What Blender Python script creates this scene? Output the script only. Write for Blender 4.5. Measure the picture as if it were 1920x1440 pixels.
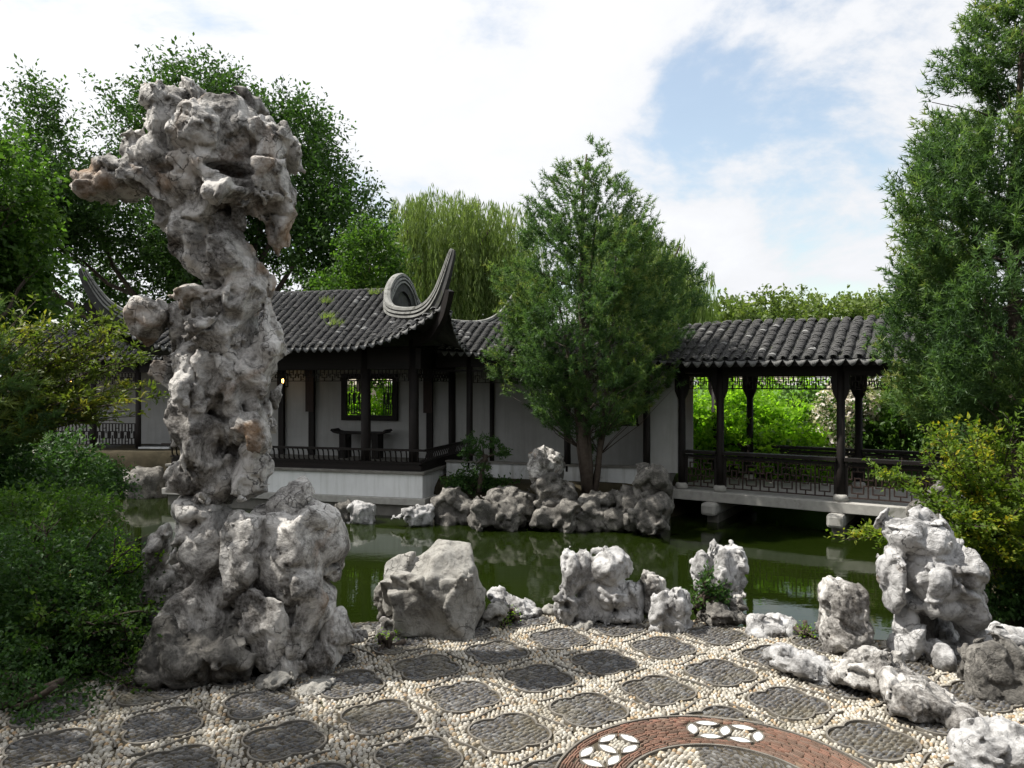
import bpy, math, random
import numpy as np
from mathutils import Matrix, Vector
R = math.radians
SC = bpy.context.scene
COL = SC.collection
for o in list(bpy.data.objects): bpy.data.objects.remove(o)

# ------------------------------------------------------------------ camera, sky, sun, exposure
EYE, FPX = 1.65, 1387.0            # eye height (m); focal length in pixels of the 1920 px wide photograph
cam = bpy.data.cameras.new('camera'); cam.sensor_width = 36; cam.lens = 26; cam.clip_end = 2000; cam.clip_start = 0.05
co = bpy.data.objects.new('camera', cam); COL.objects.link(co)
co.location = (0, 0, EYE); co.rotation_euler = (R(90), 0, 0); SC.camera = co
SUN_EL, SUN_AZ = 57.0, -86.0       # azimuth from the viewing direction (+Y), negative = left
sd = Vector((math.sin(R(SUN_AZ))*math.cos(R(SUN_EL)), math.cos(R(SUN_AZ))*math.cos(R(SUN_EL)), math.sin(R(SUN_EL))))
sun = bpy.data.lights.new('sun', 'SUN'); sun.energy = 5.0; sun.angle = R(0.5); sun.color = (1, .955, .88)
so = bpy.data.objects.new('sun', sun); COL.objects.link(so); so.rotation_euler = sd.to_track_quat('Z', 'Y').to_euler(); so.location = (-6, 5, 12)
W = bpy.data.worlds.new('World'); SC.world = W; W.use_nodes = True
nt = W.node_tree; N = nt.nodes; L = nt.links
for n in list(N): N.remove(n)
out = N.new('ShaderNodeOutputWorld'); bg = N.new('ShaderNodeBackground'); bg.inputs[1].default_value = 0.066
sky = N.new('ShaderNodeTexSky'); sky.sky_type = 'NISHITA'; sky.sun_disc = False
sky.sun_elevation = R(SUN_EL); sky.sun_rotation = R(SUN_AZ); sky.air_density = 1.3; sky.dust_density = 1.0; sky.ozone_density = 2.0
tc = N.new('ShaderNodeTexCoord')
sep = N.new('ShaderNodeSeparateXYZ'); L.new(tc.outputs['Generated'], sep.inputs[0])
def wm(op, a, b=None, c=None):
    n = N.new('ShaderNodeMath'); n.operation = op
    for i, v in enumerate((a, b, c)):
        if v is None: continue
        if isinstance(v, (int, float)): n.inputs[i].default_value = v
        else: L.new(v, n.inputs[i])
    return n.outputs[0]
den = wm('ADD', wm('MAXIMUM', sep.outputs[2], 0.0), 0.35)
cx = wm('DIVIDE', sep.outputs[0], den); cy = wm('DIVIDE', sep.outputs[1], den)
cmb = N.new('ShaderNodeCombineXYZ'); L.new(cx, cmb.inputs[0]); L.new(cy, cmb.inputs[1])
no1 = N.new('ShaderNodeTexNoise'); no1.inputs['Scale'].default_value = 2.1; no1.inputs['Detail'].default_value = 9; no1.inputs['Roughness'].default_value = .60; no1.inputs['Distortion'].default_value = .25
mp = N.new('ShaderNodeMapping'); mp.inputs['Location'].default_value = (-2.28, -0.12, -4.18); L.new(cmb.outputs[0], mp.inputs[0]); L.new(mp.outputs[0], no1.inputs['Vector'])
# thicker cloud towards the sun's side of the sky
dotn = N.new('ShaderNodeVectorMath'); dotn.operation = 'DOT_PRODUCT'; L.new(tc.outputs['Generated'], dotn.inputs[0]); dotn.inputs[1].default_value = sd
cov = wm('ADD', no1.outputs['Fac'], wm('MULTIPLY', dotn.outputs['Value'], .22))
ramp = N.new('ShaderNodeMapRange'); ramp.inputs[1].default_value = .40; ramp.inputs[2].default_value = .55; ramp.interpolation_type = 'SMOOTHSTEP'; L.new(cov, ramp.inputs[0])
cb = wm('MULTIPLY_ADD', wm('MAXIMUM', dotn.outputs['Value'], 0.0), 3.4, 9.7)
shade = wm('MULTIPLY', cb, wm('MULTIPLY_ADD', no1.outputs['Fac'], .5, .72))
cc = N.new('ShaderNodeCombineColor')
L.new(wm('MULTIPLY', shade, .97), cc.inputs[0]); L.new(wm('MULTIPLY', shade, .985), cc.inputs[1]); L.new(wm('MULTIPLY', shade, 1.02), cc.inputs[2])
skb = N.new('ShaderNodeMix'); skb.data_type = 'RGBA'; skb.blend_type = 'MULTIPLY'; skb.inputs[0].default_value = 1
L.new(sky.outputs[0], skb.inputs[6]); skb.inputs[7].default_value = (2.3, 2.15, 1.95, 1)
mixw = N.new('ShaderNodeMix'); mixw.data_type = 'RGBA'; L.new(wm('MULTIPLY_ADD', ramp.outputs[0], .78, .22), mixw.inputs[0]); L.new(skb.outputs[2], mixw.inputs[6]); L.new(cc.outputs[0], mixw.inputs[7])
L.new(mixw.outputs[2], bg.inputs[0]); L.new(bg.outputs[0], out.inputs[0])
SC.view_settings.view_transform = 'Standard'; SC.view_settings.look = 'None'; SC.view_settings.exposure = 0.56; SC.view_settings.gamma = 1.0
SC.view_settings.use_curve_mapping = False
SC.cycles.max_bounces = 4; SC.cycles.diffuse_bounces = 2; SC.cycles.glossy_bounces = 2; SC.cycles.transmission_bounces = 3; SC.cycles.transparent_max_bounces = 4; SC.cycles.use_denoising = True; SC.cycles.use_adaptive_sampling = True; SC.cycles.adaptive_threshold = .02

# ------------------------------------------------------------------ helpers
def at(px, py, Y):
    """point at distance Y in front of the camera seen at photograph pixel (px, py)"""
    return np.array([(px-960)/FPX*Y, Y, EYE-(py-720)/FPX*Y])
def tag(o, label=None, cat=None, group=None, kind=None):
    if label: o['label'] = label
    if cat: o['category'] = cat
    if group: o['group'] = group
    if kind: o['kind'] = kind
    return o
def empty(name, loc=(0, 0, 0), rz=0, label=None, cat=None, group=None):
    o = bpy.data.objects.new(name, None); COL.objects.link(o); o.location = loc; o.rotation_euler = (0, 0, rz); o.empty_display_size = .2
    return tag(o, label, cat, group)
def link(name, me, mat=None, parent=None):
    if mat is not None and not me.materials: me.materials.append(mat)
    o = bpy.data.objects.new(name, me); COL.objects.link(o)
    if parent: o.parent = parent
    return o
def mesh_np(name, V, F, rnd=None, smooth=False):
    V = np.asarray(V, np.float32); F = np.asarray(F, np.int32)
    me = bpy.data.meshes.new(name); k = F.shape[1]
    me.vertices.add(len(V)); me.vertices.foreach_set('co', V.ravel())
    me.loops.add(F.size); me.loops.foreach_set('vertex_index', F.ravel())
    me.polygons.add(len(F)); me.polygons.foreach_set('loop_start', np.arange(0, F.size, k, dtype=np.int32))
    me.polygons.foreach_set('loop_total', np.full(len(F), k, np.int32))
    if smooth: me.polygons.foreach_set('use_smooth', np.ones(len(F), bool))
    me.update(calc_edges=True)
    if rnd is not None:
        a = me.attributes.new('rnd', 'FLOAT', 'POINT'); a.data.foreach_set('value', np.asarray(rnd, np.float32))
    return me
class MB:
    """collects simple solids into ONE mesh"""
    def __init__(s): s.v = []; s.f = []
    def add(s, v, f):
        b = len(s.v); s.v += [tuple(map(float, p)) for p in v]; s.f += [tuple(b+i for i in q) for q in f]; return s
    def box(s, x0, x1, y0, y1, z0, z1):
        v = [(x0,y0,z0),(x1,y0,z0),(x1,y1,z0),(x0,y1,z0),(x0,y0,z1),(x1,y0,z1),(x1,y1,z1),(x0,y1,z1)]
        return s.add(v, [(0,3,2,1),(4,5,6,7),(0,1,5,4),(1,2,6,5),(2,3,7,6),(3,0,4,7)])
    def tube(s, P, rad, n=8, cap=True):
        P = [np.asarray(p, float) for p in P]; m = len(P)
        rad = [rad]*m if np.isscalar(rad) else rad
        v = []; prev = None
        for i in range(m):
            t = P[min(i+1, m-1)]-P[max(i-1, 0)]; t = t/(np.linalg.norm(t)+1e-9)
            a = np.array([1., 0, 0]) if abs(t[0]) < .8 else np.array([0, 1., 0])
            if prev is not None: a = prev
            e1 = a-t*np.dot(a, t); e1 /= (np.linalg.norm(e1)+1e-9); e2 = np.cross(t, e1); prev = e1
            for k in range(n):
                q = 2*math.pi*k/n; v.append(P[i]+rad[i]*(math.cos(q)*e1+math.sin(q)*e2))
        f = [(i*n+k, i*n+(k+1) % n, (i+1)*n+(k+1) % n, (i+1)*n+k) for i in range(m-1) for k in range(n)]
        if cap: f += [tuple(range(n-1, -1, -1)), tuple((m-1)*n+k for k in range(n))]
        return s.add(v, f)
    def lathe(s, prof, n=14, c=(0, 0, 0)):
        v = [(c[0]+r*math.cos(2*math.pi*k/n), c[1]+r*math.sin(2*math.pi*k/n), c[2]+z) for r, z in prof for k in range(n)]
        m = len(prof)
        f = [(i*n+k, i*n+(k+1) % n, (i+1)*n+(k+1) % n, (i+1)*n+k) for i in range(m-1) for k in range(n)]
        f += [tuple(range(n-1, -1, -1)), tuple((m-1)*n+k for k in range(n))]
        return s.add(v, f)
    def prism(s, poly, z0, z1):
        n = len(poly)
        v = [(p[0], p[1], z0) for p in poly]+[(p[0], p[1], z1) for p in poly]
        return s.add(v, [tuple(range(n-1, -1, -1)), tuple(range(n, 2*n))]+[(i, (i+1) % n, n+(i+1) % n, n+i) for i in range(n)])
    def sweep(s, P, prof, up=(0, 0, 1)):
        """sweep a closed profile (lateral, height) along path P"""
        P = [np.asarray(p, float) for p in P]; m = len(P); n = len(prof); v = []; U = np.array(up, float)
        for i in range(m):
            t = P[min(i+1, m-1)]-P[max(i-1, 0)]; t /= np.linalg.norm(t)
            sx = np.cross(t, U); sx /= (np.linalg.norm(sx)+1e-9); nz = np.cross(sx, t)
            for a, b in prof: v.append(P[i]+a*sx+b*nz)
        f = [(i*n+k, i*n+(k+1) % n, (i+1)*n+(k+1) % n, (i+1)*n+k) for i in range(m-1) for k in range(n)]
        f += [tuple(range(n-1, -1, -1)), tuple((m-1)*n+k for k in range(n))]
        return s.add(v, f)
    def mesh(s, name, smooth=False):
        me = bpy.data.meshes.new(name); me.from_pydata(s.v, [], s.f)
        if smooth: me.polygons.foreach_set('use_smooth', [True]*len(me.polygons))
        me.update(); return me
    def build(s, name, mat, parent=None, smooth=False, bevel=0):
        o = link(name, s.mesh(name, smooth), mat, parent)
        if bevel:
            b = o.modifiers.new('bevel', 'BEVEL'); b.width = bevel; b.segments = 2; b.limit_method = 'ANGLE'
        return o
UNIT = MB().box(-.5, .5, -.5, .5, -.5, .5).mesh('bar')
UNITS = {}
def bar(name, mat, parent, c, size, rot=(0, 0, 0)):
    """a straight bar: an object of its own that shares the unit box"""
    k = mat.name
    if k not in UNITS: UNITS[k] = UNIT.copy(); UNITS[k].materials.append(mat)
    o = bpy.data.objects.new(name, UNITS[k]); COL.objects.link(o); o.parent = parent
    o.location = c; o.scale = size; o.rotation_euler = rot; return o

# vectorised gradient noise
_rg = np.random.RandomState(7); _perm = _rg.permutation(256).astype(np.int32); _perm = np.concatenate([_perm, _perm])
_G = _rg.normal(size=(256, 3)).astype(np.float32); _G /= np.linalg.norm(_G, axis=1)[:, None]
def pn(p):
    p = np.asarray(p, np.float32); i = np.floor(p).astype(np.int32); f = p-i; u = f*f*f*(f*(f*6-15)+10); i &= 255
    res = 0
    for dx in (0, 1):
        wx = u[:, 0] if dx else 1-u[:, 0]; hx = _perm[(i[:, 0]+dx) & 255]
        for dy in (0, 1):
            wy = wx*(u[:, 1] if dy else 1-u[:, 1]); hy = _perm[(hx+i[:, 1]+dy) & 255]
            for dz in (0, 1):
                g = _G[_perm[(hy+i[:, 2]+dz) & 255]]
                res = res+wy*(u[:, 2] if dz else 1-u[:, 2])*(g[:, 0]*(f[:, 0]-dx)+g[:, 1]*(f[:, 1]-dy)+g[:, 2]*(f[:, 2]-dz))
    return res*1.6
def fbm(p, o=3):
    s = 0; a = 1.
    for k in range(o): s = s+a*pn(p*(2**k)+17.3*k); a *= .5
    return s

# ------------------------------------------------------------------ materials
def new_mat(name):
    m = bpy.data.materials.new(name); m.use_nodes = True; t = m.node_tree
    return m, t, t.nodes['Principled BSDF']
class NT:
    def __init__(s, t): s.t = t
    def n(s, typ, **kw):
        n = s.t.nodes.new(typ)
        for k, v in kw.items(): setattr(n, k, v)
        return n
    def l(s, a, b): s.t.links.new(a, b)
    def noise(s, scale, detail=5, rough=.55, dist=0, vec=None):
        n = s.n('ShaderNodeTexNoise'); n.inputs['Scale'].default_value = scale; n.inputs['Detail'].default_value = detail
        n.inputs['Roughness'].default_value = rough; n.inputs['Distortion'].default_value = dist
        if vec is not None: s.l(vec, n.inputs['Vector'])
        return n.outputs['Fac']
    def rng(s, x, a, b, c=0, d=1):
        n = s.n('ShaderNodeMapRange'); s.l(x, n.inputs[0])
        for i, v in enumerate((a, b, c, d)): n.inputs[i+1].default_value = v
        return n.outputs[0]
    def mix(s, f, a, b, blend='MIX'):
        n = s.n('ShaderNodeMix', data_type='RGBA', blend_type=blend)
        if isinstance(f, (int, float)): n.inputs[0].default_value = f
        else: s.l(f, n.inputs[0])
        for i, v in ((6, a), (7, b)):
            if isinstance(v, tuple): n.inputs[i].default_value = v if len(v) == 4 else v+(1,)
            else: s.l(v, n.inputs[i])
        return n.outputs[2]
    def math(s, op, a, b):
        n = s.n('ShaderNodeMath', operation=op)
        for i, v in ((0, a), (1, b)):
            if isinstance(v, (int, float)): n.inputs[i].default_value = v
            else: s.l(v, n.inputs[i])
        return n.outputs[0]
    def ramp(s, x, stops):
        n = s.n('ShaderNodeValToRGB'); s.l(x, n.inputs[0]); e = n.color_ramp.elements
        while len(e) < len(stops): e.new(.5)
        for i, (p, c) in enumerate(stops): e[i].position = p; e[i].color = c+(1,)
        return n.outputs[0]
    def bump(s, h, strength=.3, dist=.02):
        n = s.n('ShaderNodeBump'); n.inputs['Strength'].default_value = strength; n.inputs['Distance'].default_value = dist; s.l(h, n.inputs['Height']); return n.outputs[0]
    def obj(s): return s.n('ShaderNodeTexCoord').outputs['Object']
    def attr(s, name='rnd'): return s.n('ShaderNodeAttribute', attribute_name=name).outputs['Fac']
def surf_mat(name, c0, c1, scale=6, rough=.85, bump=.25, bscale=40, spec=.3, extra=None, streak=None):
    m, t, b = new_mat(name); k = NT(t); v = k.obj()
    f = k.rng(k.noise(scale, 7, .6, .3, v), .3, .7)
    c = k.mix(f, c0, c1)
    if extra: c = k.mix(k.rng(k.noise(extra[1], 8, .7, .6, v), extra[2], extra[2]+.12), c, extra[0])
    if streak:                                                  # rain streaks run down the wall
        mp_ = k.n('ShaderNodeMapping'); mp_.inputs['Scale'].default_value = (7, 7, .55); k.l(v, mp_.inputs[0]); c = k.mix(k.rng(k.noise(1.0, 6, .6, .2, mp_.outputs[0]), .48, .70, 0, .7), c, streak)
    t.links.new(c, b.inputs['Base Color']); b.inputs['Roughness'].default_value = rough; b.inputs['Specular IOR Level'].default_value = spec
    if bump: t.links.new(k.bump(k.noise(bscale, 6, .65, 0, v), bump, .01), b.inputs['Normal'])
    return m
def rock_mat(name, light, dark, brown, amount=.5, scale=1.0, brown_at=.62):
    m, t, b = new_mat(name); k = NT(t); v = k.obj()
    n1 = k.noise(2.6*scale, 10, .72, .5, v); n2 = k.noise(8*scale, 9, .72, .5, v); n3 = k.noise(55*scale, 5, .6, .0, v)
    c = k.mix(k.rng(n1, amount-.05, amount+.07), dark, light)
    c = k.mix(k.rng(n2, .52, .64, 0, .85), c, tuple(x*.55 for x in dark))
    c = k.mix(k.rng(k.noise(5.5*scale, 9, .75, .2, v), .56, .66, 0, .75), c, tuple(min(1, x*1.28) for x in light))
    c = k.mix(k.rng(n3, .35, .7, 0, .30), c, tuple(min(1, x*1.2) for x in light))
    nb = k.noise(1.7*scale, 5, .55, .8, v); c = k.mix(k.rng(nb, brown_at, brown_at+.12, 0, .75), c, brown)
    # hairline cracks, only in places
    w = k.n('ShaderNodeTexVoronoi', feature='DISTANCE_TO_EDGE'); w.inputs['Scale'].default_value = 7*scale
    wv = k.n('ShaderNodeVectorMath', operation='ADD'); nv = k.n('ShaderNodeTexNoise'); nv.inputs['Scale'].default_value = 5*scale; nv.inputs['Detail'].default_value = 6; k.l(v, nv.inputs['Vector'])
    sc_ = k.n('ShaderNodeVectorMath', operation='SCALE'); sc_.inputs[3].default_value = .35/scale; k.l(nv.outputs['Color'], sc_.inputs[0]); k.l(v, wv.inputs[0]); k.l(sc_.outputs[0], wv.inputs[1]); k.l(wv.outputs[0], w.inputs['Vector'])
    vein = k.math('MULTIPLY', k.rng(w.outputs['Distance'], .0, .022, 1, 0), k.rng(k.noise(2.4*scale, 4, .5, 0, v), .48, .60))
    c = k.mix(k.math('MULTIPLY', vein, .7), c, tuple(x*.4 for x in dark))
    t.links.new(c, b.inputs['Base Color']); b.inputs['Roughness'].default_value = .85; b.inputs['Specular IOR Level'].default_value = .2
    h = k.math('ADD', k.math('MULTIPLY', n2, 1.0), k.math('ADD', k.math('MULTIPLY', n3, .30), k.math('MULTIPLY', vein, -.8)))
    h = k.math('ADD', h, k.math('MULTIPLY', k.noise(130*scale, 4, .6, 0, v), .10))
    t.links.new(k.bump(h, .85, .034/scale), b.inputs['Normal'])
    return m
def leaf_mat(name, stops, trans=.45, tcol=1.6, rough=.5, gloss=.25):
    m, t, b = new_mat(name); k = NT(t)
    c = k.ramp(k.attr(), stops)
    b.inputs['Roughness'].default_value = rough; b.inputs['Specular IOR Level'].default_value = gloss
    k.l(c, b.inputs['Base Color'])
    tr = k.n('ShaderNodeBsdfTranslucent'); k.l(k.mix(1.0, c, (tcol, tcol*1.08, tcol*.55), 'MULTIPLY'), tr.inputs[0])
    mx = k.n('ShaderNodeMixShader'); mx.inputs[0].default_value = trans; k.l(b.outputs[0], mx.inputs[1]); k.l(tr.outputs[0], mx.inputs[2])
    k.l(mx.outputs[0], t.nodes['Material Output'].inputs[0]); return m
M = {}
M['rock'] = rock_mat('limestone', (.60, .58, .55), (.07, .063, .056), (.29, .17, .08), .485, 1.0, .55)
M['rock_pale'] = rock_mat('pale_limestone', (.47, .465, .46), (.15, .145, .14), (.30, .18, .08), .45, 1.2, .63)
M['rock_plain'] = rock_mat('grey_boulder_stone', (.31, .30, .275), (.14, .132, .118), (.19, .155, .10), .44, 1.2, .60)
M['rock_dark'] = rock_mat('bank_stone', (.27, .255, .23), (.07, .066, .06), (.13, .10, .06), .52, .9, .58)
M['wood'] = surf_mat('dark_lacquered_wood', (.009, .0075, .007), (.018, .014, .0125), 5, .6, .15, 60, .2)
M['wood_red'] = surf_mat('brown_lattice_wood', (.026, .016, .013), (.045, .027, .021), 6, .6, .15, 60, .25)
M['plaster'] = surf_mat('white_plaster', (.78, .79, .79), (.70, .71, .71), 2.5, .9, .12, 60, .2, ((.42, .42, .39), 1.3, .63), (.55, .56, .54))
M['plaster_in'] = surf_mat('shade_darkened_plaster', (.44, .44, .43), (.37, .37, .36), 2.5, .92, .12, 60, .15, ((.32, .32, .30), 1.3, .63), (.33, .33, .31))  # the plaster again, darkened to paint in the shade under the roofs
M['plaster_old'] = surf_mat('stained_plaster', (.66, .67, .67), (.50, .51, .51), 2, .9, .12, 60, .2, ((.20, .20, .17), 1.6, .58), (.28, .28, .25))
M['stone'] = surf_mat('granite', (.42, .41, .38), (.30, .29, .27), 9, .85, .2, 80, .3, ((.16, .16, .13), 2.2, .60))
M['stone_dark'] = surf_mat('weathered_granite', (.22, .21, .19), (.13, .125, .11), 5, .9, .3, 60, .2)
M['tile'] = surf_mat('clay_roof_tile', (.045, .044, .045), (.085, .083, .082), 9, .75, .4, 70, .25, ((.17, .17, .16), 6, .60))
M['tile_drip'] = surf_mat('drip_tile_clay', (.10, .10, .10), (.17, .17, .165), 12, .75, .5, 60, .25)
M['tile_pale'] = surf_mat('worn_and_sunlit_lip_tile', (.20, .20, .20), (.34, .34, .33), 9, .75, .3, 70, .3)  # a few worn tiles; on the lips it paints sun catching the edge
M['ridge'] = surf_mat('ridge_mortar', (.27, .27, .255), (.15, .15, .14), 7, .85, .4, 60, .3, ((.06, .06, .05), 5, .53))
M['ridge_dark'] = surf_mat('ridge_tile', (.07, .07, .068), (.035, .035, .034), 7, .85, .3, 60, .2, ((.055, .065, .03), 4, .57))
M['bark'] = surf_mat('bark', (.055, .042, .034), (.10, .08, .065), 14, .9, .6, 45, .2)
M['soil'] = surf_mat('soil', (.07, .055, .035), (.12, .10, .06), 3, .95, .5, 25, .1)
M['mortar'] = surf_mat('paving_mortar', (.05, .043, .032), (.085, .072, .05), 8, .95, .5, 60, .1, ((.03, .045, .015), 3, .58))
def ground_mat():
    m, t, b = new_mat('ground'); k = NT(t); v = k.obj()
    s = k.n('ShaderNodeSeparateXYZ'); k.l(v, s.inputs[0])
    g = k.mix(k.rng(k.noise(1.2, 6, .6, .2, v), .35, .65), (.055, .12, .022), (.09, .17, .03))
    d = k.mix(k.rng(k.noise(3, 7, .6, .3, v), .35, .65), (.030, .026, .016), (.06, .05, .032))
    f = k.rng(k.math('ADD', s.outputs[1], k.math('MULTIPLY', k.noise(.8, 5, .6, 0, v), 3)), 18.0, 19.5)
    f = k.math('MULTIPLY', f, k.rng(s.outputs[0], .5, 3.0))
    t.links.new(k.mix(f, d, g), b.inputs['Base Color']); b.inputs['Roughness'].default_value = .95; b.inputs['Specular IOR Level'].default_value = .1
    t.links.new(k.bump(k.noise(30, 6, .7, 0, v), .6, .03), b.inputs['Normal']); return m
M['ground'] = ground_mat()
def water_mat():
    m, t, b = new_mat('pond_water'); k = NT(t); v = k.obj()
    c = k.mix(k.rng(k.noise(.35, 3, .5, .3, v), .35, .65), (.007, .0125, .0015), (.010, .0165, .002))
    t.links.new(c, b.inputs['Base Color']); b.inputs['Roughness'].default_value = .012; b.inputs['IOR'].default_value = 1.333; b.inputs['Specular IOR Level'].default_value = .5
    mpn = k.n('ShaderNodeMapping'); mpn.inputs['Scale'].default_value = (1, 2.2, 1); k.l(v, mpn.inputs[0])
    h = k.math('ADD', k.noise(3.0, 3, .5, .2, mpn.outputs[0]), k.math('MULTIPLY', k.noise(14, 2, .5, 0, mpn.outputs[0]), .18))
    t.links.new(k.bump(h, .022, .06), b.inputs['Normal']); return m
M['water'] = water_mat()
def rnd_mat(name, stops, rough=.6, bump=.2, spec=.35):
    m, t, b = new_mat(name); k = NT(t); v = k.obj()
    c = k.mix(k.rng(k.noise(60, 4, .6, 0, v), .35, .7, 0, .35), k.ramp(k.attr(), stops), (.30, .25, .17))
    c = k.mix(k.rng(k.noise(2.2, 6, .65, .5, v), .52, .66, 0, .55), c, (.16, .14, .09))
    t.links.new(c, b.inputs['Base Color']); b.inputs['Roughness'].default_value = rough; b.inputs['Specular IOR Level'].default_value = spec
    if bump: t.links.new(k.bump(k.noise(160, 3, .6, 0, v), bump, .004), b.inputs['Normal'])
    return m
M['peb_white'] = rnd_mat('white_pebble', [(0, (.22, .205, .175)), (.3, (.38, .36, .31)), (.7, (.53, .51, .465)), (.86, (.42, .345, .235)), (.95, (.33, .22, .12)), (1, (.19, .185, .18))])
M['peb_dark'] = rnd_mat('dark_pebble', [(0, (.026, .028, .034)), (.5, (.044, .047, .056)), (.85, (.078, .084, .095)), (1, (.15, .16, .17))], .55)
M['red_tile'] = rnd_mat('red_edge_tile', [(0, (.085, .045, .035)), (.5, (.15, .072, .052)), (.85, (.20, .088, .062)), (1, (.12, .095, .08))], .8)
M['edge_tile'] = surf_mat('grey_edging_tile', (.12, .11, .095), (.19, .175, .15), 12, .9, .3, 90, .2)
M['porcelain'] = surf_mat('white_porcelain', (.80, .80, .80), (.74, .74, .73), 20, .35, .3, 90, .5, ((.35, .34, .32), 60, .66))
M['leaf_tree'] = leaf_mat('zelkova_leaf', [(0, (.020, .045, .012)), (.5, (.035, .075, .018)), (.85, (.055, .11, .024)), (1, (.085, .14, .03))], .40, 1.7)
M['leaf_near'] = leaf_mat('broad_leaf', [(0, (.03, .07, .012)), (.6, (.06, .12, .02)), (1, (.11, .17, .03))], .45, 1.8)
M['leaf_willow'] = leaf_mat('willow_leaf', [(0, (.10, .15, .045)), (.6, (.17, .23, .07)), (1, (.26, .31, .11))], .45, 1.6)
M['leaf_pine'] = leaf_mat('pine_needle', [(0, (.038, .078, .030)), (.5, (.078, .145, .050)), (.85, (.14, .215, .065)), (1, (.21, .24, .07))], .40, 1.6, .5, .3)
M['leaf_shrub'] = leaf_mat('shrub_leaf', [(0, (.022, .055, .016)), (.6, (.045, .10, .024)), (1, (.09, .16, .03))], .35, 1.5)
M['leaf_yellow'] = leaf_mat('yellow_green_leaf', [(0, (.06, .11, .015)), (.55, (.125, .19, .024)), (.85, (.24, .27, .03)), (1, (.46, .36, .03))], .45, 1.6)
M['leaf_maple'] = leaf_mat('maple_leaf', [(0, (.06, .09, .018)), (.6, (.11, .145, .026)), (1, (.23, .20, .03))], .42, 1.6)
M['leaf_bright'] = leaf_mat('bright_leaf', [(0, (.10, .20, .014)), (.6, (.17, .31, .022)), (1, (.26, .40, .035))], .55, 1.9)
M['leaf_far'] = leaf_mat('distant_leaf', [(0, (.07, .11, .028)), (.6, (.125, .17, .045)), (1, (.19, .215, .06))], .40, 1.5)
M['flower'] = leaf_mat('white_flower', [(0, (.55, .48, .44)), (1, (.80, .76, .72))], .3, 1.0)
ml, t_, b_ = new_mat('lamp_bulb'); b_.inputs['Emission Color'].default_value = (1, .55, .15, 1); b_.inputs['Emission Strength'].default_value = 9.0; b_.inputs['Base Color'].default_value = (1, .7, .3, 1); M['bulb'] = ml
# ------------------------------------------------------------------ ground, pond, terrace
WATER = -1.27; FLOOR = -0.30
POND = np.array([(-4.2, 5.0), (-2.3, 4.95), (-1.7, 5.05), (-.6, 5.15), (.3, 5.3), (1.2, 5.2), (1.9, 4.85), (2.5, 4.75), (3.3, 4.5), (4.6, 4.6), (5.6, 6.0), (6.0, 8.4), (6.1, 9.7),
                 (7.4, 10.0), (8.8, 12.4), (9.4, 15.0), (8.4, 17.6), (6.0, 18.4), (4.4, 17.6), (3.5, 16.5), (2.9, 15.9), (1.2, 15.6), (-.4, 15.7), (-1.5, 16.3), (-2.4, 19.0), (-7.6, 20.4), (-9, 21.5), (-12, 20.5), (-12.5, 15), (-9, 9), (-5.5, 6.0)], float)
def poly_sd(P, poly):
    """signed distance to a polygon, negative inside"""
    a = poly; b = np.roll(poly, -1, 0); d = np.full(len(P), 1e9); ins = np.zeros(len(P), bool)
    for p, q in zip(a, b):
        e = q-p; w = P-p; t = np.clip((w@e)/(e@e), 0, 1); d = np.minimum(d, np.hypot(*(w-t[:, None]*e).T))
        c = ((p[1] > P[:, 1]) != (q[1] > P[:, 1])) & (P[:, 0] < (q[0]-p[0])*(P[:, 1]-p[1])/(q[1]-p[1]+1e-12)+p[0]); ins ^= c
    return np.where(ins, -d, d)
def sstep(a, b, x): t = np.clip((x-a)/(b-a), 0, 1); return t*t*(3-2*t)
def land(x, y):
    z = -.05+(-.50+.05)*sstep(6, 9, y)+.2*sstep(17, 21, y)+.25*sstep(24, 60, y)
    return z
def ground_z(x, y):
    P = np.stack([np.atleast_1d(x), np.atleast_1d(y)], 1).astype(float); s = poly_sd(P, POND); h = land(P[:, 0], P[:, 1])
    return h+(-2.1-h)*sstep(.05, -.45, s)
gx = np.concatenate([[-900, -400, -200, -100, -60, -40, -30, -24, -20, -17], np.arange(-15, 12.01, .27), [14, 17, 20, 25, 30, 40, 60, 100, 200, 400, 900]])
gy = np.concatenate([[-60, -30, -15, -8, -4, -2, 0], np.arange(1, 24.01, .27), [26, 29, 33, 38, 45, 55, 70, 100, 150, 250, 500, 1100]])
GX, GY = np.meshgrid(gx, gy, indexing='ij'); gz = ground_z(GX.ravel(), GY.ravel())+.02*pn(np.stack([GX.ravel()*1.3, GY.ravel()*1.3, GX.ravel()*0], 1))
nx_, ny_ = len(gx), len(gy); idx = np.arange(nx_*ny_).reshape(nx_, ny_)
gf = np.stack([idx[:-1, :-1], idx[1:, :-1], idx[1:, 1:], idx[:-1, 1:]], -1).reshape(-1, 4)
tag(link('ground', mesh_np('ground', np.stack([GX.ravel(), GY.ravel(), gz], 1), gf, smooth=True), M['ground']), kind='structure')
wv = [(-14, 4.3, WATER), (11, 4.3, WATER), (11, 23, WATER), (-14, 23, WATER)]
tag(MB().add(wv, [(0, 1, 2, 3)]).build('pond_water', M['water']), kind='structure')

edge_pts = [(-4.2, 4.55), (-2.9, 4.75), (-1.7, 5.0), (-.6, 5.2), (.3, 5.32), (1.2, 5.2), (1.9, 4.85), (2.5, 4.75), (3.3, 4.5), (4.6, 4.6)]
PAVE = [(-4.2, -1.0), (4.6, -1.0)]+edge_pts[::-1]
paving = tag(MB().prism(PAVE, -2.1, 0.0).build('paving', M['mortar']), kind='structure')

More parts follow.
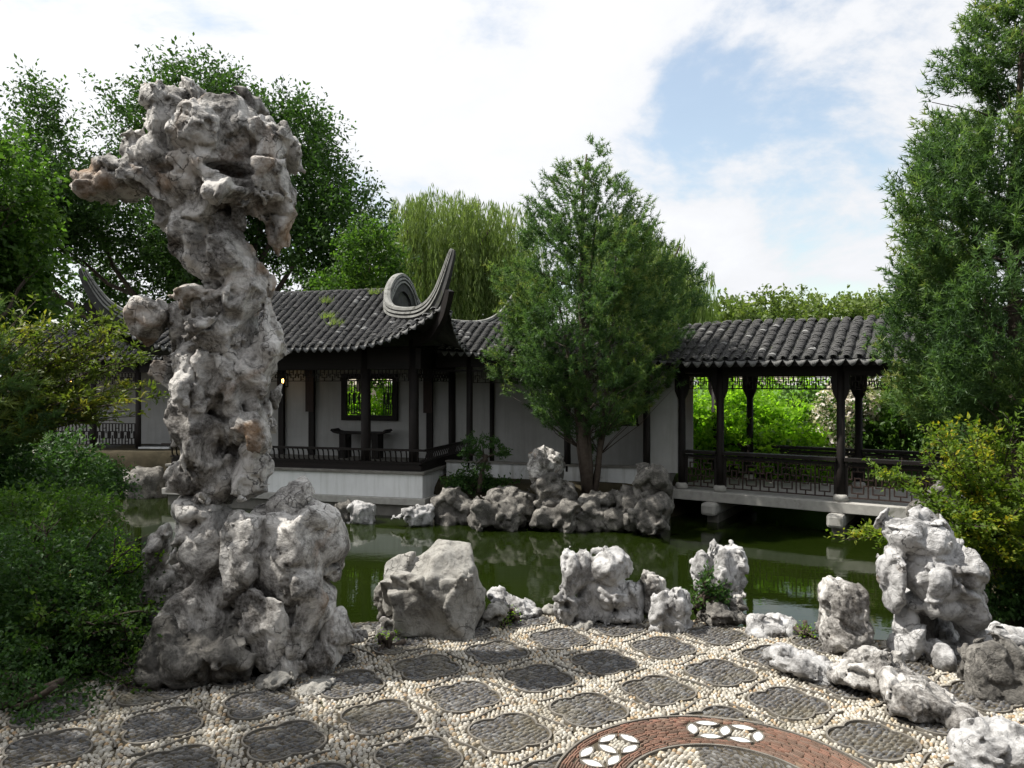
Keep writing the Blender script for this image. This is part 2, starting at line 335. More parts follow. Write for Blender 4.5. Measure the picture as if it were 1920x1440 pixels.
# ---- pebble mosaic
rs = np.random.RandomState(11)
PITCH, LANG = .466, R(31); P0 = np.array([-.0126, 3.494])
CC = np.array([.86, 2.95]); RO, RI = .70, .425
ca, sa = math.cos(LANG), math.sin(LANG)
def lattice(P):
    q = P-P0; a = (q[:, 0]*ca+q[:, 1]*sa)/PITCH; b = (-q[:, 0]*sa+q[:, 1]*ca)/PITCH
    ea, eb = (a-np.round(a))*PITCH, (b-np.round(b))*PITCH
    return np.round(a), np.round(b), ea, eb
def rq(th):                                    # four round lobes on the diagonals
    f = np.mod(th, math.pi/2)-math.pi/4; return .088*np.cos(f)+np.sqrt(.109**2-(.088*np.sin(f))**2)
MOTIFS = [(139, 2), (75, 2)]
COINS = []
for ang, n in MOTIFS:
    for k in (-.5, .5):
        th = R(ang)+k*.150/.565; COINS.append((CC+.565*np.array([math.cos(th), math.sin(th)]), th))
def classify(P):
    """0 skip, 1 white pebble, 2 dark pebble, with a direction for each"""
    ka, kb, ea, eb = lattice(P); r = np.hypot(ea, eb); th = np.arctan2(eb, ea); lim = rq(th)
    kind = np.where(r < lim-.010, 2, np.where(r > lim+.012, 1, 0))
    diag = np.abs(ea) > np.abs(eb)
    ang = np.where(kind == 2, .12, np.where(diag, LANG+.35, LANG+math.pi/2+.35))
    wx = .5*PITCH-np.abs(ea)-.028*np.sin(2*np.pi*eb/PITCH)*np.sign(ea); wy = .5*PITCH-np.abs(eb)+.028*np.sin(2*np.pi*ea/PITCH)*np.sign(eb)
    kind = np.where((kind == 1) & (np.abs(wx) < .009) & (np.abs(eb) < .16), 0, kind)
    kind = np.where((kind == 1) & (np.abs(wy) < .009) & (np.abs(ea) < .16), 0, kind)
    rc = np.hypot(*(P-CC).T); tc_ = np.arctan2(P[:, 1]-CC[1], P[:, 0]-CC[0])
    kind = np.where((rc < RO+.02) & (rc > RI-.02), 0, kind)
    inn = rc < RI-.02
    kind = np.where(inn, np.where((np.degrees(tc_) > 95) | (rc < .12), 1, np.where(rc > .2, 2, 1)), kind); ang = np.where(inn, tc_+1.2, ang)
    for c, th_ in COINS:
        kind = np.where(np.hypot(*(P-c).T) < .047, 1, kind)
    return kind, ang
def hexgrid(dx, dy, jit):
    X, Y = np.meshgrid(np.arange(-.2, 2., dx), np.arange(2.3, 3.8, dy)); X = X+((np.arange(X.shape[0]) % 2)*dx/2)[:, None]
    P = np.stack([X.ravel(), Y.ravel()], 1); return P+rs.uniform(-jit, jit, P.shape)*[dx, dy]
PB = []
for k in range(6):
    q = 2*math.pi*k/6; PB.append((math.cos(q), math.sin(q), 0))
for k in range(6):
    q = 2*math.pi*(k+.0)/6; PB.append((.72*math.cos(q), .72*math.sin(q), .72))
PB.append((0, 0, 1.0)); PB = np.array(PB)
PF = np.array([(k, (k+1) % 6, 6+(k+1) % 6) for k in range(6)]+[(k, 6+(k+1) % 6, 6+k) for k in range(6)]+[(6+k, 6+(k+1) % 6, 12) for k in range(6)])
pave_poly = np.array(PAVE)
def rot_grid(dx, dy, ang, jit):
    """a jittered grid whose rows run along ang"""
    n = 5.2; X, Y = np.meshgrid(np.arange(-n, n, dx), np.arange(-n, n, dy)); X = X+((np.arange(X.shape[0]) % 2)*dx/2)[:, None]
    X = X+rs.uniform(-jit, jit, X.shape)*dx; Y = Y+rs.uniform(-jit, jit, Y.shape)*dy
    c, s = math.cos(ang), math.sin(ang); P = np.stack([X*c-Y*s, X*s+Y*c+3.8], -1).reshape(-1, 2)
    return P[(P[:, 0] > -3.1) & (P[:, 0] < 3.2) & (P[:, 1] > 2.65) & (P[:, 1] < 5.3)]
def bed(P, want, ang, ax, ay):
    kd, an = classify(P); ok = (kd == want) & (poly_sd(P, pave_poly) < -.02)
    if ang is not None: ok &= np.abs(np.angle(np.exp(2j*(an-ang)))) < 1e-3
    P = P[ok]; an = an[ok]; n = len(P)
    ok = rs.uniform(size=n) > .012+.10*(pn(np.c_[P*2.3, 0*P[:, 0]]) > .42); P, an = P[ok], an[ok]; n = len(P); g = rs.lognormal(0, .10, n)
    return P, an+rs.normal(0, .30, n), ax*g*rs.uniform(.82, 1.2, n), ay*g*rs.uniform(.82, 1.18, n)
beds = {'white': [], 'dark': []}
beds['white'].append(bed(rot_grid(.0285, .0198, LANG+.35, .18), 1, LANG+.35, .0142, .0095))
beds['white'].append(bed(rot_grid(.0240, .0188, LANG+math.pi/2+.35, .19), 1, LANG+math.pi/2+.35, .0120, .0093))
P_in = hexgrid(.027, .020, .17); P_in = P_in[(np.hypot(*(P_in-CC).T) < RI-.01)]
beds['white'].append(bed(P_in, 1, None, .0135, .0096))
for c, th_ in COINS:
    q = hexgrid(.020, .014, .12); q = q[np.hypot(*(q-c).T) < .047]; beds['white'].append(bed(q, 1, None, .0108, .0074))
P_dk = rot_grid(.0400, .0165, .12, .20); P_dk = P_dk[np.hypot(*(P_dk-CC).T) > RO]
beds['dark'].append(bed(P_dk, 2, .12, .0198, .0078))
P_di = hexgrid(.038, .016, .18); P_di = P_di[np.hypot(*(P_di-CC).T) < RI-.01]
beds['dark'].append(bed(P_di, 2, None, .019, .0076))
def in_view(P): return (np.abs(P[:, 0]/P[:, 1]*FPX) < 950) & (P[:, 1] > 1.65*FPX/718)
single = {}
for kind, hgt, quota in (('white', .0135, 300), ('dark', .0115, 300)):
    P, an, ax, ay = [np.concatenate(x) for x in zip(*beds[kind])]
    n = len(P); rnd = rs.uniform(0, 1, n); hz = hgt*rs.uniform(.75, 1.25, n)
    vis = np.where(in_view(P), P[:, 1], 99); order = np.argsort(vis); pick = np.zeros(n, bool); pick[order[:quota]] = True
    # the rest: one joined bed
    i = np.where(~pick)[0]; m = len(i)
    B = PB[None]*np.stack([ax[i], ay[i], hz[i]], 1)[:, None, :]
    wob = 1+rs.uniform(-.14, .14, (m, 13, 1)); B = B*np.concatenate([wob, wob, np.ones_like(wob)], 2)
    c, s = np.cos(an[i])[:, None], np.sin(an[i])[:, None]
    V = np.stack([B[..., 0]*c-B[..., 1]*s+P[i, 0, None], B[..., 0]*s+B[..., 1]*c+P[i, 1, None], B[..., 2]-.002], -1)
    tl = rs.normal(0, .10, (m, 2)); V[..., 2] += B[..., 0]*tl[:, :1]+B[..., 1]*tl[:, 1:]
    F = (PF[None]+13*np.arange(m)[:, None, None]).reshape(-1, 3)
    o = link(kind+'_pebble_bed', mesh_np(kind+'_pebble_bed', V.reshape(-1, 3), F, np.repeat(rnd[i], 13), True), M['peb_'+kind], paving); tag(o, kind='stuff')
    var = []
    for k in range(10):
        w = 1+rs.uniform(-.14, .14, (13, 1)); vv = PB*np.concatenate([w, w, np.ones_like(w)], 1)
        me = mesh_np('pebble', vv, PF, np.full(13, (k+.5)/10), True); me.materials.append(M['peb_'+kind]); var.append(me)
    for j in np.where(pick)[0]:
        o = bpy.data.objects.new(kind+'_pebble', var[rs.randint(10)]); COL.objects.link(o); o.parent = paving
        o.location = (P[j, 0], P[j, 1], -.002); o.scale = (ax[j], ay[j], hz[j]); o.rotation_euler = (rs.normal(0, .06), rs.normal(0, .06), an[j])

def ribbon(pts, w, h, closed):
    P = np.array(pts); n = len(P)
    T = np.roll(P, -1, 0)-np.roll(P, 1, 0) if closed else np.gradient(P, axis=0)
    T /= np.linalg.norm(T, axis=1)[:, None]; S = np.stack([-T[:, 1], T[:, 0]], 1)*w/2
    mb = MB(); v = []
    for k in range(n):
        a = P[k]+S[k]; b = P[k]-S[k]; v += [(a[0], a[1], 0), (a[0], a[1], h), (b[0], b[1], h), (b[0], b[1], 0)]
    f = []
    for k in range(n if closed else n-1):
        a = 4*k; b = 4*((k+1) % n); f += [(a, b, b+1, a+1), (a+1, b+1, b+2, a+2), (a+2, b+2, b+3, a+3)]
    return mb.add(v, f)
def l2w(a, b): return P0+np.array([a*ca-b*sa, a*sa+b*ca])
for ia in range(-8, 9):
    for ib in range(-8, 9):
        c = l2w(ia*PITCH, ib*PITCH)
        if not (2.5 < c[1] < 5.25 and abs(c[0]) < 3.1): continue
        if poly_sd(c[None], pave_poly)[0] > -.08: continue
        pts = []
        for k in range(48):
            th = 2*math.pi*k/48; r = rq(th)+.001; p = c+r*np.array([math.cos(th+LANG), math.sin(th+LANG)]); pts.append(p)
        pts = [p for p in pts if np.hypot(*(p-CC)) > RO+.015]
        if len(pts) >= 8:
            ribbon(pts, .0095, .0105+rs.uniform(0, .002), len(pts) == 48).build('edging_tile', M['edge_tile'], paving)
        for ax_ in (0, 1):                                   # the wavy tiles that part one cell from the next
            q = []
            for k in range(15):
                t = (k/14-.5)*.30; w = .5*PITCH+.028*math.sin(2*math.pi*t/PITCH)*(-1 if ax_ == 0 else 1)
                q.append(l2w(ia*PITCH+w, ib*PITCH+t) if ax_ == 0 else l2w(ia*PITCH+t, ib*PITCH+w))
            q = [p for p in q if np.hypot(*(p-CC)) > RO+.015]
            if len(q) >= 4: ribbon(q, .0085, .0098+rs.uniform(0, .002), False).build('edging_tile', M['edge_tile'], paving)
for r_ in (RO+.006, RI-.006):
    ribbon([CC+r_*np.array([math.cos(2*math.pi*k/120), math.sin(2*math.pi*k/120)]) for k in range(120)], .010, .0115, True).build('ring_edging_tile', M['edge_tile'], paving)
# red tiles set on edge round the ring
RT = []
for row in range(21):
    r_ = RI+.006+(RO-RI-.012)*(row+.5)/21; n = int(2*math.pi*r_/.052); ph = rs.uniform(0, 1)
    for k in range(n):
        th = 2*math.pi*(k+ph+rs.uniform(-.1, .1))/n; p = CC+r_*np.array([math.cos(th), math.sin(th)])
        if p[1] < 2.4: continue
        if any(abs((p-c)@np.array([math.cos(t_), math.sin(t_)])) < .084 and abs((p-c)@np.array([-math.sin(t_), math.cos(t_)])) < .086 for c, t_ in COINS): continue
        RT.append((p[0], p[1], th+math.pi/2+rs.normal(0, .04), .0245*rs.uniform(.8, 1.12), .0050*rs.uniform(.75, 1.05), .0095*rs.uniform(.8, 1.15), rs.uniform()))
RT = np.array(RT)
BXV = np.array([(-1, -1, 0), (1, -1, 0), (1, 1, 0), (-1, 1, 0), (-.97, -.8, 1), (.97, -.8, 1), (.97, .8, 1), (-.97, .8, 1)]); BXF = np.array([(4, 5, 6, 7), (0, 1, 5, 4), (1, 2, 6, 5), (2, 3, 7, 6), (3, 0, 4, 7)])
order = np.argsort(np.where(in_view(RT[:, :2]), RT[:, 1], 99)); one = order[:300]; rest = order[300:]
var = []
for k in range(8):
    me = mesh_np('red_tile', BXV, BXF, np.full(8, (k+.5)/8)); me.materials.append(M['red_tile']); var.append(me)
for j in one:
    x, y, a, l_, w_, h_, _ = RT[j]; o = bpy.data.objects.new('red_tile', var[rs.randint(8)]); COL.objects.link(o); o.parent = paving
    o.location = (x, y, 0); o.rotation_euler = (0, 0, a); o.scale = (l_, w_, h_)
T_ = RT[rest]; B = BXV[None]*T_[:, None, 3:6]; c, s = np.cos(T_[:, 2])[:, None], np.sin(T_[:, 2])[:, None]
V = np.stack([B[..., 0]*c-B[..., 1]*s+T_[:, 0, None], B[..., 0]*s+B[..., 1]*c+T_[:, 1, None], B[..., 2]], -1).reshape(-1, 3)
tag(link('red_tile_bed', mesh_np('red_tile_bed', V, (BXF[None]+8*np.arange(len(T_))[:, None, None]).reshape(-1, 4), np.repeat(T_[:, 6], 8)), M['red_tile'], paving), kind='stuff')
# coin motifs: lens-shaped porcelain petals, each inside its own tile rim
def petal(c, ang, L_, w_):
    top = []
    for k in range(9):
        u = -1+2*k/8; top.append((u*L_, w_*(1-u*u)))
    lens = top+[(-u_, -v_) for u_, v_ in top[1:-1]]
    cs, sn = math.cos(ang), math.sin(ang)
    P = [np.array([c[0]+x*cs-y*sn, c[1]+x*sn+y*cs]) for x, y in lens]
    mb = MB(); n = len(P); v = [(p[0], p[1], 0) for p in P]+[(c[0]+(p[0]-c[0])*.93, c[1]+(p[1]-c[1])*.93, .0105) for p in P]+[(c[0], c[1], .0125)]
    mb.add(v, [(k, (k+1) % n, n+(k+1) % n, n+k) for k in range(n)]+[(n+k, n+(k+1) % n, 2*n) for k in range(n)])
    o = mb.build('porcelain_petal', M['porcelain'], paving)
    ribbon([c+(p-c)*1.10 for p in P], .0075, .0115, True).build('petal_rim', M['edge_tile'], paving)
for gi, (ang, n) in enumerate(MOTIFS):
    cs = COINS[2*gi:2*gi+2]
    for ci, (c, th) in enumerate(cs):
        er, et = np.array([math.cos(th), math.sin(th)]), np.array([-math.sin(th), math.cos(th)])
        petal(c+er*.066, th+math.pi/2, .054, .022); petal(c-er*.066, th+math.pi/2, .050, .022)
        if ci == 0: petal(c-et*.074, th, .052, .023)
        petal(c+et*.074, th, .052, .023)
# ------------------------------------------------------------------ roofs of overlapping clay tiles
def tile_mesh(name, r0=.068, r1=.060, ln=.15, n=5, th=.014):
    v = []; f = []
    for (y, r, z) in ((0, r0, .020), (ln, r1, -.004)):
        for k in range(n+1):
            q = math.pi*(.06+.88*k/n); v.append((r*math.cos(q), y, z+r*.72*math.sin(q)))
    for k in range(n+1):
        q = math.pi*(.06+.88*k/n); v.append(((r0-th)*math.cos(q), .004, .020+(r0-th)*.72*math.sin(q)-.004))
    m = n+1
    f += [(k, m+k, m+k+1, k+1) for k in range(n)]+[(k, k+1, 2*m+k+1, 2*m+k) for k in range(n)]
    return np.array(v), np.array(f)
TV, TF = tile_mesh('roof_tile')
LIP = np.array([0]*5+[1]*5, np.int32)  # front lip faces take the pale colour as painted sunlight
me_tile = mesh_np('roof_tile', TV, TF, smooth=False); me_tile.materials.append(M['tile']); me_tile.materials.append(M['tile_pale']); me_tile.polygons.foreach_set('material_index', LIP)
me_tile_p = mesh_np('roof_tile', TV, TF, smooth=False); me_tile_p.materials.append(M['tile_pale'])
dv = []
for k in range(7):
    x = -.090+.180*k/6; dv.append((x, 0, -.004-.018*math.cos((k-3)/3*math.pi/2)))
for k in range(7):
    u = (k-3)/3; dv.append((.088*u, -.020, -.014-.115*(1-abs(u)**1.6)))
dv2 = [(x, y+.014, z) for x, y, z in dv]
me_drip = mesh_np('drip_tile', dv+dv2, [(k, 7+k, 8+k, k+1) for k in range(6)]+[(15+k, 21+k, 20+k+1-0, 14+k) if False else (14+k, 15+k, 22+k, 21+k) for k in range(6)]+[(7+k, 21+k, 22+k, 8+k) for k in range(6)]+[(k, k+1, 15+k, 14+k) for k in range(6)])
me_drip.materials.append(M['tile_drip'])
def frames(path):
    P = np.array(path); seg = np.linalg.norm(np.diff(P, axis=0), axis=1); s = np.concatenate([[0], np.cumsum(seg)]); return P, s
def lay_ribs(roof, ribs, lateral, exposure, rng, quota, seen=True, jit=.006):
    """ribs: list of polylines from eave to ridge; cover tiles overlap up each of them"""
    mats = []
    for path in ribs:
        P, s = frames(path); n = int(s[-1]/exposure)
        for k in range(n):
            d = k*exposure; p = np.array([np.interp(d, s, P[:, c]) for c in range(3)]); p2 = np.array([np.interp(min(d+.05, s[-1]), s, P[:, c]) for c in range(3)]); p1 = np.array([np.interp(max(d-.05, 0), s, P[:, c]) for c in range(3)])
            T = p2-p1; T /= np.linalg.norm(T); X = lateral-T*np.dot(lateral, T); X /= np.linalg.norm(X); Nn = np.cross(X, T)
            a = rng.normal(0, .075)+(rng.normal(0, .25) if rng.uniform() < .02 else 0); X2 = X*math.cos(a)+T*math.sin(a); T2 = T*math.cos(a)-X*math.sin(a)
            mats.append((p+X*rng.normal(0, jit)+Nn*(.012+abs(rng.normal(0, .007))), X2, T2, Nn))
    n1 = quota if seen else 0
    step = max(1, len(mats)//max(n1, 1)); pick = set(range(len(mats))) if len(mats) <= n1 else set(range(n1))
    rest = []
    for k, (p, X, T, Nn) in enumerate(mats):
        if k in pick:
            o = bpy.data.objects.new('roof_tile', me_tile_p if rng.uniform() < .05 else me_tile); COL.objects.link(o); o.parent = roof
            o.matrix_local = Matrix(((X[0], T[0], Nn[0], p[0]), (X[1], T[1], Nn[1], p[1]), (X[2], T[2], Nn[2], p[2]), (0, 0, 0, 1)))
        else: rest.append(p+TV[:, :1]*X+TV[:, 1:2]*T+TV[:, 2:3]*Nn)
    if rest:
        V = np.concatenate(rest); F = (TF[None]+len(TV)*np.arange(len(rest))[:, None, None]).reshape(-1, 4)
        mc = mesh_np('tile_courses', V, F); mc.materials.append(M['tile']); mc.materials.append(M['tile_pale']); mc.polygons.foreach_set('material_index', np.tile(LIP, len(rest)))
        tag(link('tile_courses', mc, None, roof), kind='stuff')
def drips(roof, pts, lateral, outward):
    """the pendant tiles between the ribs along an eave"""
    for p, X in pts:
        X = X/np.linalg.norm(X); Z = np.cross(X, -outward); Z /= np.linalg.norm(Z); Y = np.cross(Z, X)
        if Z[2] < 0: Z = -Z
        o = bpy.data.objects.new('drip_tile', me_drip); COL.objects.link(o); o.parent = roof
        o.matrix_local = Matrix(((X[0], Y[0], Z[0], p[0]), (X[1], Y[1], Z[1], p[1]), (X[2], Y[2], Z[2], p[2]), (0, 0, 0, 1)))
def sheet(fn, us, vs, th=.05):
    """a curved slab with thickness from a grid of points"""
    nu, nv = len(us), len(vs); top = np.array([[fn(u, v) for v in vs] for u in us]); V = np.concatenate([top.reshape(-1, 3), top.reshape(-1, 3)-[0, 0, th]])
    i = np.arange(nu*nv).reshape(nu, nv); a = np.stack([i[:-1, :-1], i[1:, :-1], i[1:, 1:], i[:-1, 1:]], -1).reshape(-1, 4); o = nu*nv
    F = [a, a[:, ::-1]+o]
    for e in (i[0, :], i[-1, :], i[:, 0], i[:, -1]): F.append(np.stack([e[:-1], e[1:], e[1:]+o, e[:-1]+o], 1))
    return V, np.concatenate(F)

# ------------------------------------------------------------------ lattice work
def fret(parent, mat, x0, x1, y, z0, z1, unit, w=.022, d=.03, axis='x', full=False):
    """a hanging or standing fret: straight bars that meet at right angles, each bar an object"""
    n = max(2, int(round((x1-x0)/unit))); u = (x1-x0)/n; H = z1-z0; out_ = []
    def B(a0, a1, b0, b1):
        ca_, cb_ = (a0+a1)/2, (b0+b1)/2; sx, sz = max(abs(a1-a0)+w*.98, w), max(abs(b1-b0)+w*.98, w)
        dd = d*(1 if sx >= sz else .92)
        bar('lattice_bar', mat, parent, (ca_, y, cb_) if axis == 'x' else (y, ca_, cb_), (sx, dd, sz) if axis == 'x' else (dd, sx, sz))
    B(x0, x1, z1, z1); B(x0, x1, z0, z0)
    for k in range(n+1): 
        if k in (0, n): B(x0+k*u, x0+k*u, z0, z1)
    if H > .4 and full:                                          # standing panel: brackets and a small frame in every bay
        for k in range(n):
            a = x0+k*u; X = lambda t: a+u*t; Z = lambda t: z0+H*t
            if k: B(a, a, z0, z1)
            for m0, m1, m2 in ((0, .15, .40), (1, .85, .60)):
                B(X(.5), X(.5), Z(m0), Z(m1)); B(X(.22), X(.78), Z(m1), Z(m1)); B(X(.22), X(.22), Z(m1), Z(m2)); B(X(.78), X(.78), Z(m1), Z(m2)); B(X(0), X(.22), Z(m2), Z(m2)); B(X(.78), X(1), Z(m2), Z(m2))
            B(X(.36), X(.64), Z(.36), Z(.36)); B(X(.36), X(.64), Z(.64), Z(.64)); B(X(.36), X(.36), Z(.36), Z(.64)); B(X(.64), X(.64), Z(.36), Z(.64))
        return
    for k in range(n):
        a = x0+k*u; f = k % 2
        B(a+u*.5, a+u*.5, z0 if f else z0+H*.62, z0+H*.30 if f else z1)
        B(a+u*.2, a+u*.8, z0+H*.30 if f else z0+H*.62, z0+H*.30 if f else z0+H*.62)
        B(a+u*.2, a+u*.2, z0+H*.30 if f else z0+H*.30, z0+H*.62)
        B(a+u*.8, a+u*.8, z0+H*.30 if f else z0+H*.30, z0+H*.62)
        if f: B(a+u*.2, a+u*.5, z0+H*.78, z0+H*.78); B(a+u*.5, a+u*.5, z0+H*.55, z1)
        else: B(a+u*.5, a+u*.8, z0+H*.16, z0+H*.16); B(a+u*.5, a+u*.5, z0, z0+H*.42)
        if k: B(a, a, z0, z1) if H > .4 else B(a, a, z0+H*.45, z1)
def column(parent, x, y, z0, z1, r=.075, base=True):
    MB().lathe([(r, z0+.06 if base else z0), (r*1.01, z0+.5), (r*.97, z1)], 16, (x, y, 0)).build('column', M['wood'], parent, True)
    if base: MB().lathe([(r*1.5, z0), (r*1.75, z0+.035), (r*1.75, z0+.075), (r*1.45, z0+.115), (r*1.1, z0+.12)], 18, (x, y, 0)).build('column_base', M['stone'], parent, True)

# ------------------------------------------------------------------ roofed walk (used for the bridge gallery and the corridors)
def walk_roof(parent, x0, x1, yc, half, ze, zr, rng, quota, spacing=.195, lift=0.0, back=True, exposure=.082, top_wave=0):
    roof = empty('roof'); roof.parent = parent
    def prof(s):                       # s in -1..1 across; a rolled ridge, slightly hollow slopes
        a = abs(s); a2 = math.sqrt(a*a+.012)-.1095
        return zr-(zr-ze)*(a2/.896)**.93 if a2 > 0 else zr
    def P(x, s): return np.array([x, yc+s*half, prof(s)+lift*(x-x0)/(x1-x0)+.018*math.sin(x*1.9+1.3)*(1-abs(s))])
    V, F = sheet(P, np.linspace(x0, x1, 24), np.linspace(-1, 1, 25), .05); link('roof_deck', mesh_np('roof_deck', V, F), M['ridge_dark'], roof)
    n = int((x1-x0)/spacing); xs = [x0+spacing*(k+.5) for k in range(n)]
    front = [[P(x, s) for s in np.linspace(-1.01, .04, 22)] for x in xs]
    lay_ribs(roof, front, np.array([1., 0, 0]), exposure, rng, quota)
    if back: lay_ribs(roof, [[P(x, s) for s in np.linspace(1.01, -.02, 22)] for x in xs], np.array([-1., 0, 0]), exposure*1.3, rng, 0, False)
    drips(roof, [(P(x+spacing/2, -1.012)+[0, 0, .012], np.array([1., 0, 0])) for x in xs], None, np.array([0, -1., 0]))
    for sgn in (-1, 1):
        yy = yc+sgn*(half-.05); zz = ze-.075
        bar('fascia_board', M['wood'], roof, ((x0+x1)/2, yy, zz+lift/2), (x1-x0-.02, .035, .07), (0, -math.atan2(lift, x1-x0), 0))
    for k in range(int((x1-x0)/.26)):
        x = x0+.13+k*.26
        for sgn in (-1, 1):
            a, b = P(x, sgn*.97), P(x, sgn*.06); c = (a+b)/2-[0, 0, .085]
            bar('rafter', M['wood'], roof, tuple(c), (.05, np.linalg.norm(b-a), .06), (math.atan2(b[2]-a[2], b[1]-a[1]) if sgn < 0 else math.atan2(b[2]-a[2], b[1]-a[1]), 0, 0))
    return roof
rngT = np.random.RandomState(5)

# bridge gallery over the pond, right
gal = empty('bridge_gallery', (4.50, 15.80, -.63), -math.atan2(1.10, 1.69), 'open roofed timber gallery with lattice railings bridging the pond on a stone beam', 'gallery')
gal.scale = (1.17, 1.17, 1.17)
GW = 1.8
walk_roof(gal, -1.25, 4.7, GW/2, 1.45, 2.36, 3.09, rngT, 300)
MB().box(-1.5, 3.35, -.30, -.02, -.175, 0).build('stone_beam', M['stone'], gal, bevel=.012)
MB().box(-1.5, 3.35, GW+.02, GW+.30, -.175, 0).build('stone_beam', M['stone'], gal, bevel=.012)
MB().box(-1.5, 3.35, -.02, GW+.02, -.16, -.012).build('floor_slab', M['stone'], gal)
MB().box(3.35, 6.3, -.3, GW+.3, -.75, -.01).build('abutment_wall', M['plaster'], gal)
for x in (-.1, 2.0):
    MB().box(x-.15, x+.12, -.50, GW+.50, -.40, -.177).build('pier_cap', M['stone'], gal, bevel=.05)
    MB().box(x-.11, x+.10, -.25, GW+.25, -1.9, -.40).build('pier', M['stone_dark'], gal, bevel=.02)
GC = [-.72, 0, 2.02, 4.1]
for x in GC:
    for y in (-.14, GW+.14-.28):
        column(gal, x, y if y < 1 else GW, 0.0, 2.36, .068)
for y in (-.14, GW):
    bar('tie_beam', M['wood'], gal, (1.7, y, 2.27), (5.9, .10, .24)); bar('tie_beam', M['wood'], gal, (1.7, y, 2.12), (5.9, .07, .05))
    for x in GC:
        for sgn in (-1, 1):
            MB().prism([(0, 0), (.075, 0), (.075, .30), (.02, .42), (0, .46)][::-1], -.03, .03).build('bracket', M['wood'], gal).matrix_local = Matrix(((sgn, 0, 0, x+sgn*.055), (0, 0, 1, y), (0, -1, 0, 2.12), (0, 0, 0, 1)))
    for a, b in zip(GC[:-1], GC[1:]):
        pl = empty('hanging_lattice'); pl.parent = gal; fret(pl, M['wood'], a+.14, b-.14, y, 1.86, 2.08, .17, .014, .022)
        bl = empty('balustrade'); bl.parent = gal
        fret(bl, M['wood_red'], a+.10, b-.10, y, .07, .58, .30 if b-a > 1 else .26, .019, .030, 'x', y < 1)
        bar('hand_rail', M['wood'], bl, ((a+b)/2, y, .70), (b-a-.13, .20 if y < 1 else .16, .055)); bar('hand_rail', M['wood'], bl, ((a+b)/2, y, .625), (b-a-.13, .07, .05))
        for xx in (a+.085, b-.085): bar('railing_post', M['wood'], bl, (xx, y, .33), (.045, .05, .62))
for x in GC[1:]: bar('cross_beam', M['wood'], gal, (x, GW/2, 2.30), (.10, GW, .18))

# corridor between the pavilion and the gallery, behind the pine
cor = empty('covered_corridor', (-1.4, 17.35, FLOOR), -math.atan2(.292, .956), 'white walled covered corridor half hidden behind the centre pine', 'corridor')
walk_roof(cor, -.15, 5.1, .85, 1.4, 2.72, 3.42, rngT, 150, lift=-.28)
MB().box(-.1, 5.0, .02, 1.75, -1.6, .0).build('floor_slab', M['stone_dark'], cor)
MB().box(-.1, 4.5, -.12, .02, -.42, .13).build('parapet_wall', M['plaster_old'], cor)
MB().box(-.12, 4.52, -.15, .05, .13, .17).build('coping', M['stone_dark'], cor)
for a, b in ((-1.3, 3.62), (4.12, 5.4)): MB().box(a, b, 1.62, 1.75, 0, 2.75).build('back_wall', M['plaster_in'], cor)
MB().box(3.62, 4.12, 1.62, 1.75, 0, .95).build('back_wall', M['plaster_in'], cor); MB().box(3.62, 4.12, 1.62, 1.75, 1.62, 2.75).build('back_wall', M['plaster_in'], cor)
wn = empty('lattice_window'); wn.parent = cor
for c, s in (((3.87, 1.61, .97), (.56, .06, .05)), ((3.87, 1.61, 1.60), (.56, .06, .05)), ((3.64, 1.61, 1.285), (.05, .062, .62)), ((4.10, 1.61, 1.285), (.05, .062, .62))): bar('window_frame', M['wood'], wn, c, s)
fret(wn, M['wood'], 3.70, 4.04, 1.66, 1.02, 1.55, .11, .014, .02)
for x in (.45, 2.77, 4.52):
    column(cor, x, -.05, .0, 2.7, .075, False); column(cor, x, 1.58, .0, 2.7, .06, False)
bar('tie_beam', M['wood'], cor, (2.3, -.05, 2.50), (5.3, .10, .32)); bar('tie_beam', M['wood'], cor, (2.3, -.05, 2.26), (5.3, .06, .05))
for a, b in ((.45, 2.77), (2.77, 4.52)):
    pl = empty('hanging_lattice'); pl.parent = cor; fret(pl, M['wood'], a+.1, b-.1, -.05, 1.98, 2.24, .19, .016, .024)
MB().box(4.56, 5.15, .35, .45, 0, 2.6).build('end_wall', M['plaster_in'], cor)

# far corridor, left, in the shade of the trees
lc = empty('far_corridor', (-14.6, 22.6, FLOOR), R(-3), 'shaded far corridor with white parapet and lattice doors left of the rock pillar', 'corridor')
walk_roof(lc, -1, 7.0, .85, 1.45, 2.75, 3.6, rngT, 60)
MB().box(-1, 7, .02, 1.75, -1.7, 0).build('floor_slab', M['ridge_dark'], lc)
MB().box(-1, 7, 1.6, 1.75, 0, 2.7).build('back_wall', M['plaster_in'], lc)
for a, b in ((-1, 1.9), (3.3, 4.3)): MB().box(a, b, -.12, .02, -.5, .05).build('parapet_wall', M['plaster_old'], lc)
for x in (-.6, .6, 1.9, 3.3, 4.7, 6.2): column(lc, x, -.05, 0, 2.72, .08, False)
bar('tie_beam', M['wood'], lc, (3, -.05, 2.5), (8, .1, .4))
for a, b in ((-.6, .6), (.6, 1.9), (1.9, 3.3)):
    pl = empty('lattice_panel'); pl.parent = lc; fret(pl, M['wood'], a+.1, b-.1, -.06, .12, .75, .2, .025, .03)
    pl = empty('hanging_lattice'); pl.parent = lc; fret(pl, M['wood'], a+.1, b-.1, -.06, 1.95, 2.28, .2, .02, .03)
lw = empty('corner_platform', (-13.15, 20.3, FLOOR), R(14), 'low white platform of the far corridor behind the left pine branches', 'platform')
MB().box(-2.6, 0, 0, 2.3, -.50, -.02).build('platform_wall', M['plaster'], lw); MB().box(-2.65, .05, -.05, 2.32, -.02, .04).build('coping', M['stone_dark'], lw); MB().box(-2.62, .02, -.02, 2.3, -1.7, -.50).build('footing', M['stone_dark'], lw)
